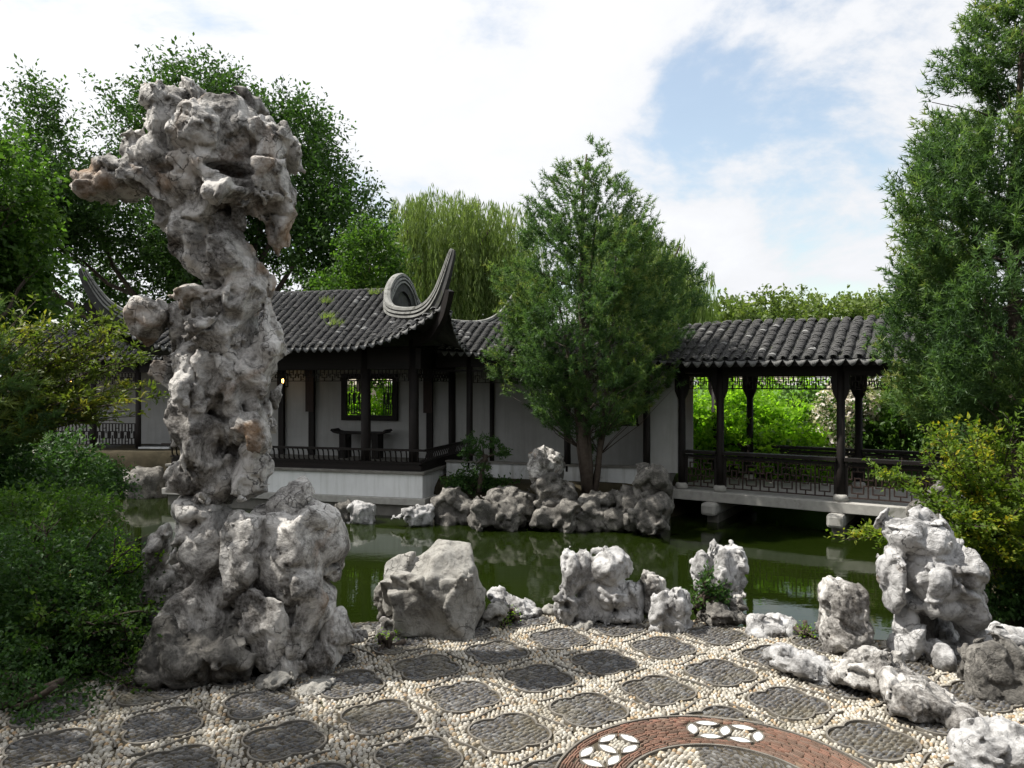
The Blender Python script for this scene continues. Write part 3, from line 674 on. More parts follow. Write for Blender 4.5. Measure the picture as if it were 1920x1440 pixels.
for x, y in ((-.15, .15), (-1.3, .15), (-.15, 1.9)): column(lw, x, y, .04, 2.9, .08, False)

# ------------------------------------------------------------------ water pavilion with upswept corners
pav = empty('water_pavilion', (-1.96, 16.2, FLOOR), -math.atan2(.26, .966), 'dark timber water pavilion on a white base with upswept grey tiled roof', 'pavilion')
PL, PD = 6.6, 3.3
MB().box(-PL, 0, 0, PD, -.56, -.045).build('base_wall', M['plaster'], pav, bevel=.008)
MB().box(-PL-.05, .05, -.05, PD, -.045, .02).build('floor_slab', M['stone_dark'], pav, bevel=.01)
MB().box(-PL-.10, .10, -.10, PD, -.71, -.56).build('stone_ledge', M['stone'], pav, bevel=.012)
MB().box(-PL, -.0, .0, PD, -1.9, -.71).build('footing', M['stone_dark'], pav)
FC = [-.35, -1.53, -5.07, -6.25]
for x in FC: column(pav, x, .35, .02, 2.95, .112)
for y in (2.91,): column(pav, -.35, y, .02, 2.95, .10)
column(pav, -6.25, 2.91, .02, 2.95, .10)
wx0, wx1, wz0, wz1 = -3.40, -1.92, 1.05, 2.15
for a, b, c, d in ((-6.3, wx0, 0, 2.95), (wx1, -.45, 0, 2.95), (wx0, wx1, 0, wz0), (wx0, wx1, wz1, 2.95)):
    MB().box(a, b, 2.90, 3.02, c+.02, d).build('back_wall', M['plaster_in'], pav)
for x in (-.95, -4.37, -5.3):
    bar('wall_post', M['wood'], pav, (x, 2.86, 1.48), (.16, .10, 2.9))
for x in (-.98, -4.40): bar('couplet_board', M['wood_red'], pav, (x, 2.79, 1.95), (.24, .035, 1.5))
win = empty('lattice_window'); win.parent = pav
for c, s in ((((wx0+wx1)/2, 2.87, wz0), (1.62, .12, .14)), (((wx0+wx1)/2, 2.87, wz1), (1.62, .12, .14)), ((wx0, 2.87, (wz0+wz1)/2), (.14, .118, .97)), ((wx1, 2.87, (wz0+wz1)/2), (.14, .118, .97))): bar('window_frame', M['wood'], win, c, s)
fret(win, M['wood'], wx0+.1, wx0+.42, 2.93, wz0+.1, wz1-.1, .16, .018, .03); fret(win, M['wood'], wx1-.36, wx1-.1, 2.93, wz0+.1, wz1-.1, .13, .018, .03)
fret(win, M['wood'], wx0+.46, wx1-.40, 2.93, wz1-.30, wz1-.1, .13, .016, .03)
for a, b, y in ((FC[3], FC[2], .35), (FC[2], FC[1], .35), (FC[1], FC[0], .35)):
    pl = empty('hanging_lattice'); pl.parent = pav; fret(pl, M['wood'], b-.13, a+.13, y, 2.02, 2.28, .2, .017, .026) if a > b else fret(pl, M['wood'], a+.13, b-.13, y, 2.02, 2.28, .2, .017, .026)
pl = empty('hanging_lattice'); pl.parent = pav; fret(pl, M['wood'], .5, 2.78, -.35, 2.02, 2.28, .2, .017, .026, 'y')
bar('tie_beam', M['wood'], pav, (-3.3, .35, 2.52), (6.3, .16, .46)); bar('tie_beam', M['wood'], pav, (-.35, 1.63, 2.52), (.15, 2.6, .44)); bar('tie_beam', M['wood'], pav, (-6.25, 1.63, 2.52), (.15, 2.6, .44))
bar('ceiling', M['wood'], pav, (-3.3, 1.63, 2.78), (6.1, 2.7, .04))
# the leaning backrest railing over the water
rl = empty('railing'); rl.parent = pav
def railing(p0, p1, outv):
    p0, p1, outv = np.array(p0), np.array(p1), np.array(outv); d = p1-p0; ln = np.hypot(*d); e = d/ln; a = math.atan2(e[1], e[0]); c = (p0+p1)/2
    o_ = outv
    bar('top_rail', M['wood'], rl, (c[0]+o_[0]*.16, c[1]+o_[1]*.16, .50), (ln+.30, .055, .05), (0, 0, a))
    bar('bottom_rail', M['wood'], rl, (c[0]+o_[0]*.0, c[1]+o_[1]*.0, .20), (ln+.02, .07, .05), (0, 0, a)); bar('seat_board', M['wood'], rl, (c[0]-o_[0]*.16, c[1]-o_[1]*.16, .165), (ln-.1, .34, .04), (0, 0, a))
    bar('skirt_board', M['wood'], rl, (c[0], c[1], .085), (ln, .03, .13), (0, 0, a))
    n = int(ln/.125)
    for k in range(n):
        p = p0+e*(k+.5)*ln/n
        path = [(p[0]+o_[0]*q, p[1]+o_[1]*q, z) for q, z in ((0, .2), (.07, .27), (.085, .35), (.11, .42), (.16, .48))]
        path = [(x+e[0]*.03*(z-.2)/.3, y+e[1]*.03*(z-.2)/.3, z) for x, y, z in path]
        MB().sweep(path, [(-.011, -.013), (.011, -.013), (.011, .013), (-.011, .013)], (-o_[0], -o_[1], .01)).build('slat', M['wood'], rl)
railing((-PL+.06, .06), (-.06, .06), (0, -1)); railing((-.06, .06), (-.06, 2.8), (1, 0))
# roof
ZE, RISE, YE, YC = 2.74, 1.50, -.75, 1.63
XE, XL = .75, -7.70                         # eave lines right and left (local)
XM = (XE+XL)/2
def upl(x, y):
    t = max(0., (x-XM)/abs(XE-XM)) if x > XM else max(0., (XM-x)/abs(XE-XM))
    dx = abs(x-XM)-(abs(XE-XM)-2.35)
    return .92*max(0., dx/2.5)**2
def zf(x, y):
    t = min(1., max(0., (y-YE)/(YC-YE))); tt = 1-t; a2 = math.sqrt(tt*tt+.010)-.1
    z = ZE+RISE*(1-(a2/.905)**.90) if a2 > 0 else ZE+RISE
    return z+upl(x, y)*max(0., 1-t*1.05)**1.7
def hip_y(x):                                # where the front slope ends near a gable end
    dx = abs(x-XM)-(abs(XE-XM)-1.95)         # 0 at the gable, 1.95 at the eave
    return YC if dx <= 0 else .62-(dx-.05)*(.62-YE)/1.95
rf = empty('roof'); rf.parent = pav
def eave_out(x):                             # eave line pushes out at the corners
    dx = max(0., (abs(x-XM)-(abs(XE-XM)-1.6))/1.8); return YE-.20*dx*dx
xs_s = np.concatenate([np.linspace(XL-.18, XL+2.2, 14), np.linspace(XL+2.5, XE-2.5, 12), np.linspace(XE-2.2, XE+.18, 14)])
def front_pt(x, s):
    y0 = eave_out(x); y1 = max(hip_y(x), y0+.05); y = y0+(y1-y0)*s; return np.array([x, y, zf(x, y)])
V, F = sheet(front_pt, xs_s, np.linspace(0, 1, 16), .06); link('roof_deck', mesh_np('roof_deck', V, F), M['ridge_dark'], rf)
V2 = V.copy(); V2[:, 1] = 2*YC-V2[:, 1]; link('roof_deck', mesh_np('roof_deck', V2, F), M['ridge_dark'], rf)
sp = .193; nr = int((XE-XL+.2)/sp); xs = [XL-.1+sp*(k+.5) for k in range(nr)]
ribs = []
for x in xs[::-1]:
    pts = [front_pt(x, s) for s in np.linspace(-.004, 1, 26)]
    if np.linalg.norm(pts[-1]-pts[0]) > .12: ribs.append(pts)
lay_ribs(rf, ribs, np.array([1., 0, 0]), .080, rngT, 300)
lay_ribs(rf, [[np.array([p[0], 2*YC-p[1], p[2]]) for p in r_] for r_ in ribs], np.array([-1., 0, 0]), .11, rngT, 0, False)
dp = []
for x in xs:
    x2 = x+sp/2
    if x2 > XE+.15: continue
    a, b = front_pt(x2-.05, -.004), front_pt(x2+.05, -.004); dp.append(((a+b)/2+[0, 0, .012], b-a))
drips(rf, dp, None, np.array([0, -1., 0]))
# end slopes
for sg in (1, -1):
    ex = XE if sg > 0 else XL; gxx = ex-sg*1.95
    def side_pt(v, s, ex=ex, gxx=gxx, sg=sg):
        y = YC+v*(YC-YE+.17); av = max(0., (abs(v)*(YC-YE+.17)-(YC-YE-1.6))/1.8)
        xe = ex+sg*.18*av*av; up_ = .92*max(0., (abs(y-YC)-(YC-YE-1.7))/1.85)**2
        yt = YC+v*1.02; P1 = np.array([xe, y, ZE+up_]); P2 = np.array([gxx+sg*.02, yt, ZE+.98]); q = P1+(P2-P1)*s
        q[2] -= .16*math.sin(math.pi*s)*.9; return q
    V, F = sheet(side_pt, np.linspace(-1, 1, 20), np.linspace(0, 1, 12), .06); link('roof_deck', mesh_np('roof_deck', V, F), M['ridge_dark'], rf)
    lay_ribs(rf, [[side_pt(v, s) for s in np.linspace(0, 1, 14)] for v in np.linspace(-.96, .96, 24)], np.array([0, 1., 0])*sg, .09, rngT, 0, False)
    drips(rf, [(side_pt(v, 0)+[0, 0, .01], np.array([0, 1., 0])*sg) for v in np.linspace(-.98, .98, 25)], None, np.array([1., 0, 0])*sg)
    MB().add([(gxx, YC-1.02, ZE+.9), (gxx, YC+1.02, ZE+.9), (gxx, YC+.5, ZE+1.30), (gxx, YC, ZE+1.46), (gxx, YC-.5, ZE+1.30)], [(0, 1, 2, 3, 4)]).build('gable_wall', M['ridge_dark'], rf)
# the banded ridges that run down from each gable top and sweep up over the corners
KEY = [(-1.2, 1.63, 4.52), (-1.2, 1.36, 4.46), (-1.2, 1.08, 4.30), (-1.19, .82, 4.02), (-1.10, .58, 3.78), (-.90, .36, 3.62), (-.58, .12, 3.53), (-.22, -.13, 3.49), (.12, -.38, 3.50), (.42, -.61, 3.60), (.66, -.80, 3.82), (.84, -.94, 4.12), (.98, -1.04, 4.42), (1.08, -1.10, 4.66)]
def smooth_path(K, n=5):
    K = np.array(K, float); o_ = []
    for i in range(len(K)-1):
        p0, p1, p2, p3 = K[max(i-1, 0)], K[i], K[i+1], K[min(i+2, len(K)-1)]
        for k in range(n):
            t = k/n; o_.append(.5*((2*p1)+(-p0+p2)*t+(2*p0-5*p1+4*p2-p3)*t*t+(-p0+3*p1-3*p2+p3)*t**3))
    o_.append(K[-1]); return np.array(o_)
def ridge_set(fx, fy):
    K = np.array(KEY); 
    if fx: K[:, 0] = 2*XM-K[:, 0]
    if fy: K[:, 1] = 2*YC-K[:, 1]
    P = smooth_path(K); n = len(P); T = np.gradient(P, axis=0); T /= np.linalg.norm(T, axis=1)[:, None]
    tp = np.clip((n-1-np.arange(n))/20, .0, 1)**.7*.72+.28      # taper towards the tip
    for nm, z0, z1, w, mt in (('ridge_core', -.30, -.10, .115, 'ridge_dark'), ('ridge_band', -.10, -.055, .185, 'ridge'), ('ridge_course', -.055, -.015, .14, 'ridge_dark'), ('ridge_band', -.015, .03, .195, 'ridge'), ('ridge_course', .03, .065, .13, 'ridge_dark'), ('ridge_cap', .065, .125, .165, 'ridge')):
        mb = MB(); v = []
        for i in range(n):
            sx = np.cross(T[i], [0, 0, 1.]); sx /= np.linalg.norm(sx); nz = np.cross(sx, T[i]); k = tp[i]
            if nz[2] < 0: nz = -nz
            for a, b in ((-w/2, z0), (w/2, z0), (w/2*.92, z1), (0, z1+(.02 if nm == 'ridge_cap' else 0)), (-w/2*.92, z1)): v.append(P[i]+sx*a*k+nz*b*k)
        m = 5; f = [(i*m+q, i*m+(q+1) % m, (i+1)*m+(q+1) % m, (i+1)*m+q) for i in range(n-1) for q in range(m)]+[tuple(range(m-1, -1, -1)), tuple((n-1)*m+q for q in range(m))]
        mb.add(v, f).build(nm, M[mt], rf)
for fx in (0, 1):
    for fy in (0, 1): ridge_set(fx, fy)
    # the dark rafter tongue under each front corner
    K = [(-.35, .35, 2.9), (.3, -.3, 3.02), (.66, -.74, 3.22), (.86, -.92, 3.52), (.97, -1.01, 3.86)]
    if fx: K = [(2*XM-a, b, c) for a, b, c in K]
    P = smooth_path(K); mb = MB(); mb.sweep(P, [(-.06, -.13), (.06, -.13), (.06, .08), (-.06, .08)]).build('corner_beam', M['wood'], rf)

# things in the buildings
def in_frame(root, p): return tuple(root.matrix_basis @ Vector(p))
def set_in(root, o, p): o.location = in_frame(root, p); o.rotation_euler = root.rotation_euler
tb = empty('altar_table', label='dark wooden altar table with upturned ends under the pavilion window', cat='table'); set_in(pav, tb, (-2.72, 2.50, .02))
MB().sweep([(-.78, 0, .74), (-.70, 0, .685), (-.58, 0, .66), (0, 0, .655), (.58, 0, .66), (.70, 0, .685), (.78, 0, .74)], [(-.20, -.03), (.20, -.03), (.20, .025), (-.20, .025)]).build('table_top', M['wood'], tb)
for s in (-1, 1):
    MB().box(s*.46-.09, s*.46+.09, -.17, .17, 0, .625).build('leg_panel', M['wood'], tb); MB().prism([(0, 0), (.14, 0), (0, .16)] if s < 0 else [(0, 0), (0, .16), (-.14, 0)], -.02, .02).build('spandrel', M['wood'], tb).matrix_local = Matrix(((1, 0, 0, s*.46-s*.092), (0, 0, 1, -.1), (0, -1, 0, .622), (0, 0, 0, 1)))
def lantern(label, root, p, sc=1.0):
    t = empty('hanging_lantern', label=label, cat='lantern', group='lit palace lanterns'); set_in(root, t, p)
    for k in range(6):
        a, b = 2*math.pi*k/6, 2*math.pi*(k+1)/6; r = .15*sc
        bar('lantern_post', M['wood'], t, (r*math.cos(a), r*math.sin(a), -.17*sc), (.018, .018, .32*sc), (0, 0, a))
        for z in (-.02, -.32):
            bar('lantern_rail', M['wood'], t, (r*.87*math.cos((a+b)/2), r*.87*math.sin((a+b)/2), z*sc), (.014, r*1.0, .018), (0, 0, (a+b)/2))
    MB().lathe([(.19*sc, 0), (.16*sc, .03), (.03, .07), (.012, .09), (.012, .3)], 6).build('lantern_roof', M['wood'], t)
    MB().lathe([(.001, -.24), (.026, -.20), (.032, -.16), (.018, -.12), (.002, -.1)], 10).build('lamp_bulb', M['bulb'], t, True)
    MB().lathe([(.10*sc, -.335*sc), (.10*sc, -.325*sc)], 6).build('lantern_base', M['wood'], t)
lantern('lit lantern hanging in the water pavilion beside the rock pillar', pav, (-4.85, 2.2, 2.2))
lantern('lit lantern hanging at the left end of the bridge gallery', gal, (-1.3, .25, 2.0), .95)
lantern('lit lantern glowing in the shaded far corridor at the left', lc, (.55, .9, 2.2))

# unseen hall added behind the camera to block sky light; dark doors, deep roof
hall = empty('sky_blocking_hall', (0, -3.4, 0), 0, 'added dark timber hall, unseen behind the viewpoint, blocking sky light', 'hall')
MB().box(-13, 13, -.35, 0, 0, 4.2).build('added_hall_front_wall', M['wood'], hall); MB().box(-13, 13, -8, -7.7, 0, 4.2).build('back_wall', M['plaster'], hall)  # front and back walls of the added hall
for s in (-1, 1): MB().box(s*13-.15, s*13+.15, -7.7, -.35, 0, 4.2).build('end_wall', M['plaster'], hall)  # end walls of the added hall
for k in range(15):
    x = -11.9+1.7*k; bar('added_hall_door_leaf', M['wood_red'], hall, (x, .03, 1.55), (1.5, .06, 2.9))
for k in range(8): column(hall, -12+24/7*k, .9, 0, 3.9, .14)
hr = empty('roof'); hr.parent = hall  # roof of the added hall
V, F = sheet(lambda x, s: np.array([x, 1.7-5.7*s, 3.7+4.4*s**1.15]), np.linspace(-14, 14, 8), np.linspace(0, 1, 12), .2); link('added_hall_roof_slope', mesh_np('added_hall_roof_slope', V, F), M['tile'], hr)
V, F = sheet(lambda x, s: np.array([x, -9.7+5.7*s, 3.7+4.4*s**1.15]), np.linspace(-14, 14, 8), np.linspace(0, 1, 12), .2); link('added_hall_roof_slope', mesh_np('added_hall_roof_slope', V, F), M['tile'], hr)
MB().box(-14, 14, -4.25, -3.75, 8.0, 8.6).build('ridge', M['ridge'], hr)
# ------------------------------------------------------------------ limestone: signed distance fields turned into meshes by surface nets
def surface_nets(D, o, h):
    S = D < 0; nx, ny, nz = D.shape
    c = [S[i:nx-1+i, j:ny-1+j, k:nz-1+k] for i in (0, 1) for j in (0, 1) for k in (0, 1)]
    cnt = sum(x.astype(np.int8) for x in c); act = (cnt > 0) & (cnt < 8)
    ii = np.argwhere(act); vid = np.full(act.shape, -1, np.int64); vid[act] = np.arange(len(ii))
    acc = np.zeros((len(ii), 3)); num = np.zeros(len(ii)); cor = [(i, j, k) for i in (0, 1) for j in (0, 1) for k in (0, 1)]
    dv_ = [D[ii[:, 0]+a, ii[:, 1]+b, ii[:, 2]+d] for a, b, d in cor]
    for p in range(8):
        for q in range(p+1, 8):
            if sum(abs(cor[p][m]-cor[q][m]) for m in range(3)) != 1: continue
            a, b = dv_[p], dv_[q]; x = (a < 0) != (b < 0); t = np.where(x, a/(a-b+1e-12), 0)
            acc += np.where(x, 1, 0)[:, None]*(np.array(cor[p])+t[:, None]*(np.array(cor[q])-np.array(cor[p]))); num += x
    V = (ii+acc/np.maximum(num, 1)[:, None])*h+o; F = []
    for ax in range(3):
        a = [slice(None)]*3; b = [slice(None)]*3; a[ax] = slice(0, -1); b[ax] = slice(1, None)
        s0, s1 = S[tuple(a)], S[tuple(b)]; e = np.argwhere(s0 != s1); o1, o2 = (ax+1) % 3, (ax+2) % 3
        e = e[(e[:, o1] > 0) & (e[:, o2] > 0) & (e[:, o1] < D.shape[o1]-1) & (e[:, o2] < D.shape[o2]-1)]
        inside = s0[e[:, 0], e[:, 1], e[:, 2]]
        def g(d1, d2):
            q = e.copy(); q[:, o1] -= d1; q[:, o2] -= d2; return vid[q[:, 0], q[:, 1], q[:, 2]]
        f = np.stack([g(1, 1), g(0, 1), g(0, 0), g(1, 0)], 1); f[~inside] = f[~inside][:, ::-1]; F.append(f)
    F = np.concatenate(F); F = F[(F >= 0).all(1)]
    return V, F
_R3 = np.random.RandomState(99).uniform(.08, .92, (256, 3)).astype(np.float32); _T3 = np.random.RandomState(98).normal(0, 1, (256, 4)).astype(np.float32)
def voro(P):
    """jittered cells: hash of the nearest cell, gap to the second nearest, vector from the cell's seed"""
    P = np.asarray(P, np.float32); i = np.floor(P).astype(np.int32); f1 = np.full(len(P), 9., np.float32); f2 = f1.copy(); hb = np.zeros(len(P), np.int32); vb = np.zeros_like(P)
    for dx in (-1, 0, 1):
        hx = _perm[(i[:, 0]+dx) & 255]
        for dy in (-1, 0, 1):
            hy = _perm[(hx+i[:, 1]+dy) & 255]
            for dz in (-1, 0, 1):
                h = _perm[(hy+i[:, 2]+dz) & 255]; q = P-(i+np.array([dx, dy, dz], np.int32))-_R3[h]; d = q[:, 0]**2+q[:, 1]**2+q[:, 2]**2
                b = d < f1; f2 = np.where(b, f1, np.minimum(f2, d)); f1 = np.where(b, d, f1); hb = np.where(b, h, hb); vb[b] = q[b]
    return hb, np.sqrt(f2)-np.sqrt(f1), vb
def biggest(V, F):
    """keep only the largest connected piece"""
    lab = np.arange(len(V))
    while True:
        m = lab[F].min(1); new = lab.copy()
        for k in range(4): np.minimum.at(new, F[:, k], m)
        new = new[new]
        if (new == lab).all(): break
        lab = new
    u, c = np.unique(lab, return_counts=True); keep = lab == u[c.argmax()]; ix = np.cumsum(keep)-1
    return V[keep], ix[F[keep[F].all(1)]]
def rock(name, label, D0, blobs, mat, group=None, holes=(), vox=.02, seed=0, amp=.05, freq=3.0, ridge=1.0, crack=.018, k=.05, fine=.010, cat='rock', smooth=False, cuts=0, warp=.05, scoop=(.20, .60, .8), flat=.24, grow=1.08, maxd=.30, kids=0, block=(1.7, .25), fin2=.24, crev=.65):
    """blobs: (px, py, rx_px, ry_px, depth offset, depth radius, tilt in degrees, 'b' for a block); all at distance D0 from the camera"""
    s = D0/FPX; E = []; vox *= 1.16
    for b in blobs:
        px, py, rx, ry, dy, rd = b[:6]; tilt = b[6] if len(b) > 6 else 0; kind = b[7] if len(b) > 7 else 'e'
        E.append((at(px, py, D0)+np.array([0, dy, 0]), np.array([rx*s, rd, ry*s])*grow, R(tilt), kind))
    rk = np.random.RandomState(seed+900)
    for c, r, t, kd in list(E):                                # smaller bosses growing out of each mass
        for _ in range(kids):
            u = rk.normal(size=3); u /= np.linalg.norm(u); u[1] = -abs(u[1]) if rk.uniform() < .7 else u[1]
            f = rk.uniform(.30, .55); E.append((c+u*r*rk.uniform(.55, .85), r*f*np.exp(rk.normal(0, .25, 3)), R(rk.uniform(-40, 40)), 'e'))
    H = [(at(px, py, D0)+np.array([0, dy, 0]), np.array([rx*s, rd, ry*s]), R(tl)) for px, py, rx, ry, dy, rd, tl in holes]
    lo = np.min([c-1.15*max(r[0], r[2])*np.array([1, 0, 1])-np.array([0, 1.15*r[1], 0]) if t else c-1.15*r for c, r, t, _ in E], 0)-amp*1.6-.03
    hi = np.max([c+1.15*max(r[0], r[2])*np.array([1, 0, 1])+np.array([0, 1.15*r[1], 0]) if t else c+1.15*r for c, r, t, _ in E], 0)+amp*1.6+.03
    n = np.ceil((hi-lo)/vox).astype(int)+2
    ax = [lo[i]+vox*np.arange(n[i]) for i in range(3)]
    Dg = np.full(tuple(n), .5, np.float32); pad = .10+k
    def local(c, r, t):
        e = (np.array([max(r[0], r[2]), r[1], max(r[0], r[2])]) if t else r)*1.02+pad
        i0 = np.maximum(((c-e-lo)/vox).astype(int), 0); i1 = np.minimum(((c+e-lo)/vox).astype(int)+2, n); sl = tuple(slice(i0[k_], i1[k_]) for k_ in range(3))
        q = np.stack(np.meshgrid(*[(ax[k_][i0[k_]:i1[k_]]-c[k_]).astype(np.float32) for k_ in range(3)], indexing='ij'), -1); sh = q.shape[:3]; return sl, q.reshape(-1, 3), sh
    def ell(c, r, t, kind):
        sl, q, sh = local(c, r, t)
        if t: q = np.stack([q[:, 0]*math.cos(t)-q[:, 2]*math.sin(t), q[:, 1], q[:, 0]*math.sin(t)+q[:, 2]*math.cos(t)], 1)
        if kind == 'b':
            rr = min(r)*.22; w = np.abs(q)-(r-rr).astype(np.float32); e = np.linalg.norm(np.maximum(w, 0), axis=1)+np.minimum(w.max(1), 0)-rr
        else:
            r = r.astype(np.float32); k0 = np.sqrt(((q/r)**2).sum(1)); k1 = np.sqrt(((q/(r*r))**2).sum(1))+1e-6; e = k0*(k0-1)/k1
        return sl, e.reshape(sh)
    for c, r, t, kind in E:
        sl, e = ell(c, r, t, kind); d_ = Dg[sl]; h = np.clip(.5+.5*(e-d_)/k, 0, 1); Dg[sl] = e*(1-h)+d_*h-k*h*(1-h)
    rg = np.random.RandomState(seed+3)
    ctr = (lo+hi)/2; half = (hi-lo)/2
    for _ in range(cuts):                                     # a few broken flat faces
        nv = rg.normal(size=3); nv[2] = abs(nv[2])*.8; nv /= np.linalg.norm(nv); off = np.abs(nv*half).sum()*rg.uniform(.50, .66)
        pl_ = sum(((ax[k_]-ctr[k_])*nv[k_]).reshape([-1 if j_ == k_ else 1 for j_ in range(3)]) for k_ in range(3))-off; Dg = np.maximum(Dg, pl_.astype(np.float32))
    # broken flat faces first, then scooped hollows that meet in sharp rims, as water leaves them in limestone
    Rm = float(np.median([min(r) for _, r, _, _ in E])); D_0 = Dg.copy(); near0 = np.argwhere(np.abs(Dg[2:-2, 2:-2, 2:-2]) < vox*.6)+2
    for rl, rh, d0, d1, dens, kf in ((1.1, 3.2, .05, flat, 1.0, .03), (scoop[0], scoop[1], .0, .0, scoop[2], .05)):
        near = near0; rr0 = .55 if d1 else .5*(rl+rh)
        ns = int(len(near)*vox*vox/(math.pi*(rr0*Rm)**2)*dens*.75)
        for p in near[rg.randint(0, len(near), ns)]:
            g = np.array([D_0[p[0]+1, p[1], p[2]]-D_0[p[0]-1, p[1], p[2]], D_0[p[0], p[1]+1, p[2]]-D_0[p[0], p[1]-1, p[2]], D_0[p[0], p[1], p[2]+1]-D_0[p[0], p[1], p[2]-1]]); g = g/(np.linalg.norm(g)+1e-9)+rg.normal(0, .18, 3); g /= np.linalg.norm(g)
            r = Rm*(rl+(rh-rl)*rg.uniform()**2.0); st = np.exp(rg.normal(0, .30, 3)) if not d1 else np.ones(3); st[2] *= 1.0 if d1 else 1.25; rv = r*st
            dep = Rm*(d0+(d1-d0)*rg.uniform()) if d1 else r*rg.uniform(.06, .42)
            c = lo+vox*p+g*(r-dep); cp = lo+vox*p; w_ = min(r*1.25, math.sqrt(2*r*dep)*1.5+vox*3) if d1 else r*1.25
            cc_ = cp if d1 else c; ext = np.full(3, w_) if d1 else rv*1.25
            i0 = np.maximum(((cc_-ext-lo)/vox).astype(int), 0); i1 = np.minimum(((cc_+ext-lo)/vox).astype(int)+2, n)
            if (i1 <= i0).any(): continue
            q = [((ax[k_][i0[k_]:i1[k_]]-c[k_])/rv[k_])**2 for k_ in range(3)]
            e = (np.sqrt(q[0][:, None, None]+q[1][None, :, None]+q[2][None, None, :])-1)*rv.min()
            sl = (slice(i0[0], i1[0]), slice(i0[1], i1[1]), slice(i0[2], i1[2])); a = Dg[sl]; kk = kf*min(r, Rm); h = np.clip(.5-.5*(a+e)/kk, 0, 1); Dg[sl] = a*(1-h)-e*h+kk*h*(1-h)
    d = np.minimum(Dg, D_0+maxd*Rm).reshape(-1)
    ba = block[1]*min(Rm, .22); m = np.abs(d) < amp*1.4+ba*1.1+.02; P = (np.argwhere(m.reshape(n))*vox+lo+rg.uniform(0, 50, 3)).astype(np.float32)
    if warp: P = P+warp*np.stack([pn(P*2.6), pn(P*2.6+31.7), pn(P*2.6+77.1)], 1)
    bo = 0
    for cs, am in ((block[0]*Rm, ba), (block[0]*Rm*.40, ba*fin2)):
        sv = np.array([1/cs, 1/cs, .72/cs], np.float32); hb, gap, vb = voro((P+.22*cs*np.stack([pn(P*1.6/cs), pn(P*1.6/cs+11.), pn(P*1.6/cs+47.)], 1))*sv)
        tl = _T3[hb]; bo = bo+am*np.clip(.42*tl[:, 3]+1.0*(tl[:, :3]*vb).sum(1), -1.2, 1.0)-am*crev*np.exp(-(gap/.08)**2)
    n1 = pn(P*freq*np.array([1, 1, .75], np.float32)); n2 = pn(P*freq*2.3+9.1)
    o = amp*(ridge*(.40-1.5*np.abs(n1))+(1-ridge)*.9*n1)+amp*.30*(.35-1.2*np.abs(n2))
    o = o-crack*np.exp(-(pn(P*freq*.8+51)/.035)**2)*np.clip(.5+1.6*pn(P*freq*.5+23), 0, 1)
    if fine: o = o+fine*.8*fbm(P*freq*5, 2)
    d[m] -= o+bo; Dg = d.reshape(n)
    for c, r, t in H:
        sl, e = ell(c, r, t, 'e'); d_ = Dg[sl]; h = np.clip(.5-.5*(d_+e)/.03, 0, 1); Dg[sl] = d_*(1-h)-e*h+.03*h*(1-h)
    Dg[0] = Dg[-1] = 1; Dg[:, 0] = Dg[:, -1] = 1; Dg[:, :, 0] = Dg[:, :, -1] = 1
    V, F = surface_nets(Dg, lo, vox); V, F = biggest(V, F); base = np.array([(lo[0]+hi[0])/2, (lo[1]+hi[1])/2, V[:, 2].min()])
    me = mesh_np(name, V-base, F, smooth=True); o_ = link(name, me, mat); o_.location = base
    tag(o_, label, cat, group); return o_

# the tall pillar rock (its axis stands 4.45 m from the camera)
PIL = [(385, 250, 92, 82, 0, .25), (335, 200, 52, 46, .02, .17), (430, 215, 50, 46, 0, .20), (500, 325, 48, 92, .04, .20, 14), (525, 350, 34, 76, .06, .16, -8), (455, 255, 60, 58, .02, .22), (292, 305, 72, 42, 0, .19), (230, 318, 68, 34, -.02, .15, 18), (270, 290, 50, 36, 0, .16), (270, 328, 56, 54, 0, .17), (215, 338, 46, 30, -.02, .13),
       (184, 338, 34, 25, -.04, .11, 10), (235, 262, 22, 13, .02, .06, -20), (262, 242, 26, 15, .05, .08, -25), (390, 345, 100, 66, 0, .24), (452, 378, 46, 19, -.17, .14, -12), (325, 385, 42, 58, .04, .17, 25), (394, 425, 70, 70, 0, .19), (495, 425, 20, 60, .13, .10, -16),
       (420, 488, 68, 58, 0, .18), (462, 535, 46, 56, .02, .16, 25), (378, 557, 46, 25, -.15, .12, -8), (410, 580, 72, 48, .02, .20), (298, 600, 42, 40, -.02, .15, 20), (340, 600, 46, 52, 0, .18), (500, 640, 22, 100, .0, .13), (410, 640, 76, 66, 0, .22),
       (368, 735, 44, 112, -.08, .17), (462, 720, 44, 90, .0, .19), (318, 720, 24, 120, .14, .13), (300, 690, 20, 34, .10, .10), (482, 815, 38, 84, -.03, .17), (380, 842, 46, 66, .02, .19), (425, 895, 78, 44, 0, .22), (360, 900, 40, 40, 0, .2), (412, 750, 56, 140, .06, .14), (415, 520, 50, 110, .05, .14), (400, 400, 56, 90, .05, .16), (520, 400, 22, 70, .08, .11, -16), (250, 318, 70, 26, 0, .12, 14)]
PH = [(450, 330, 46, 13, -.16, .16, 8), (497, 405, 10, 22, -.14, .16, -15), (415, 690, 12, 60, -.24, .12, -4), (425, 830, 26, 40, -.22, .14, 0), (470, 275, 10, 26, -.24, .10, 10), (300, 630, 22, 12, -.16, .10, -15), (330, 330, 22, 10, -.2, .10, 0), (345, 470, 16, 12, -.16, .08, 0), (362, 770, 22, 20, -.26, .09, 0), (345, 655, 30, 14, -.24, .1, 0), (455, 600, 20, 16, -.2, .1, 0)]
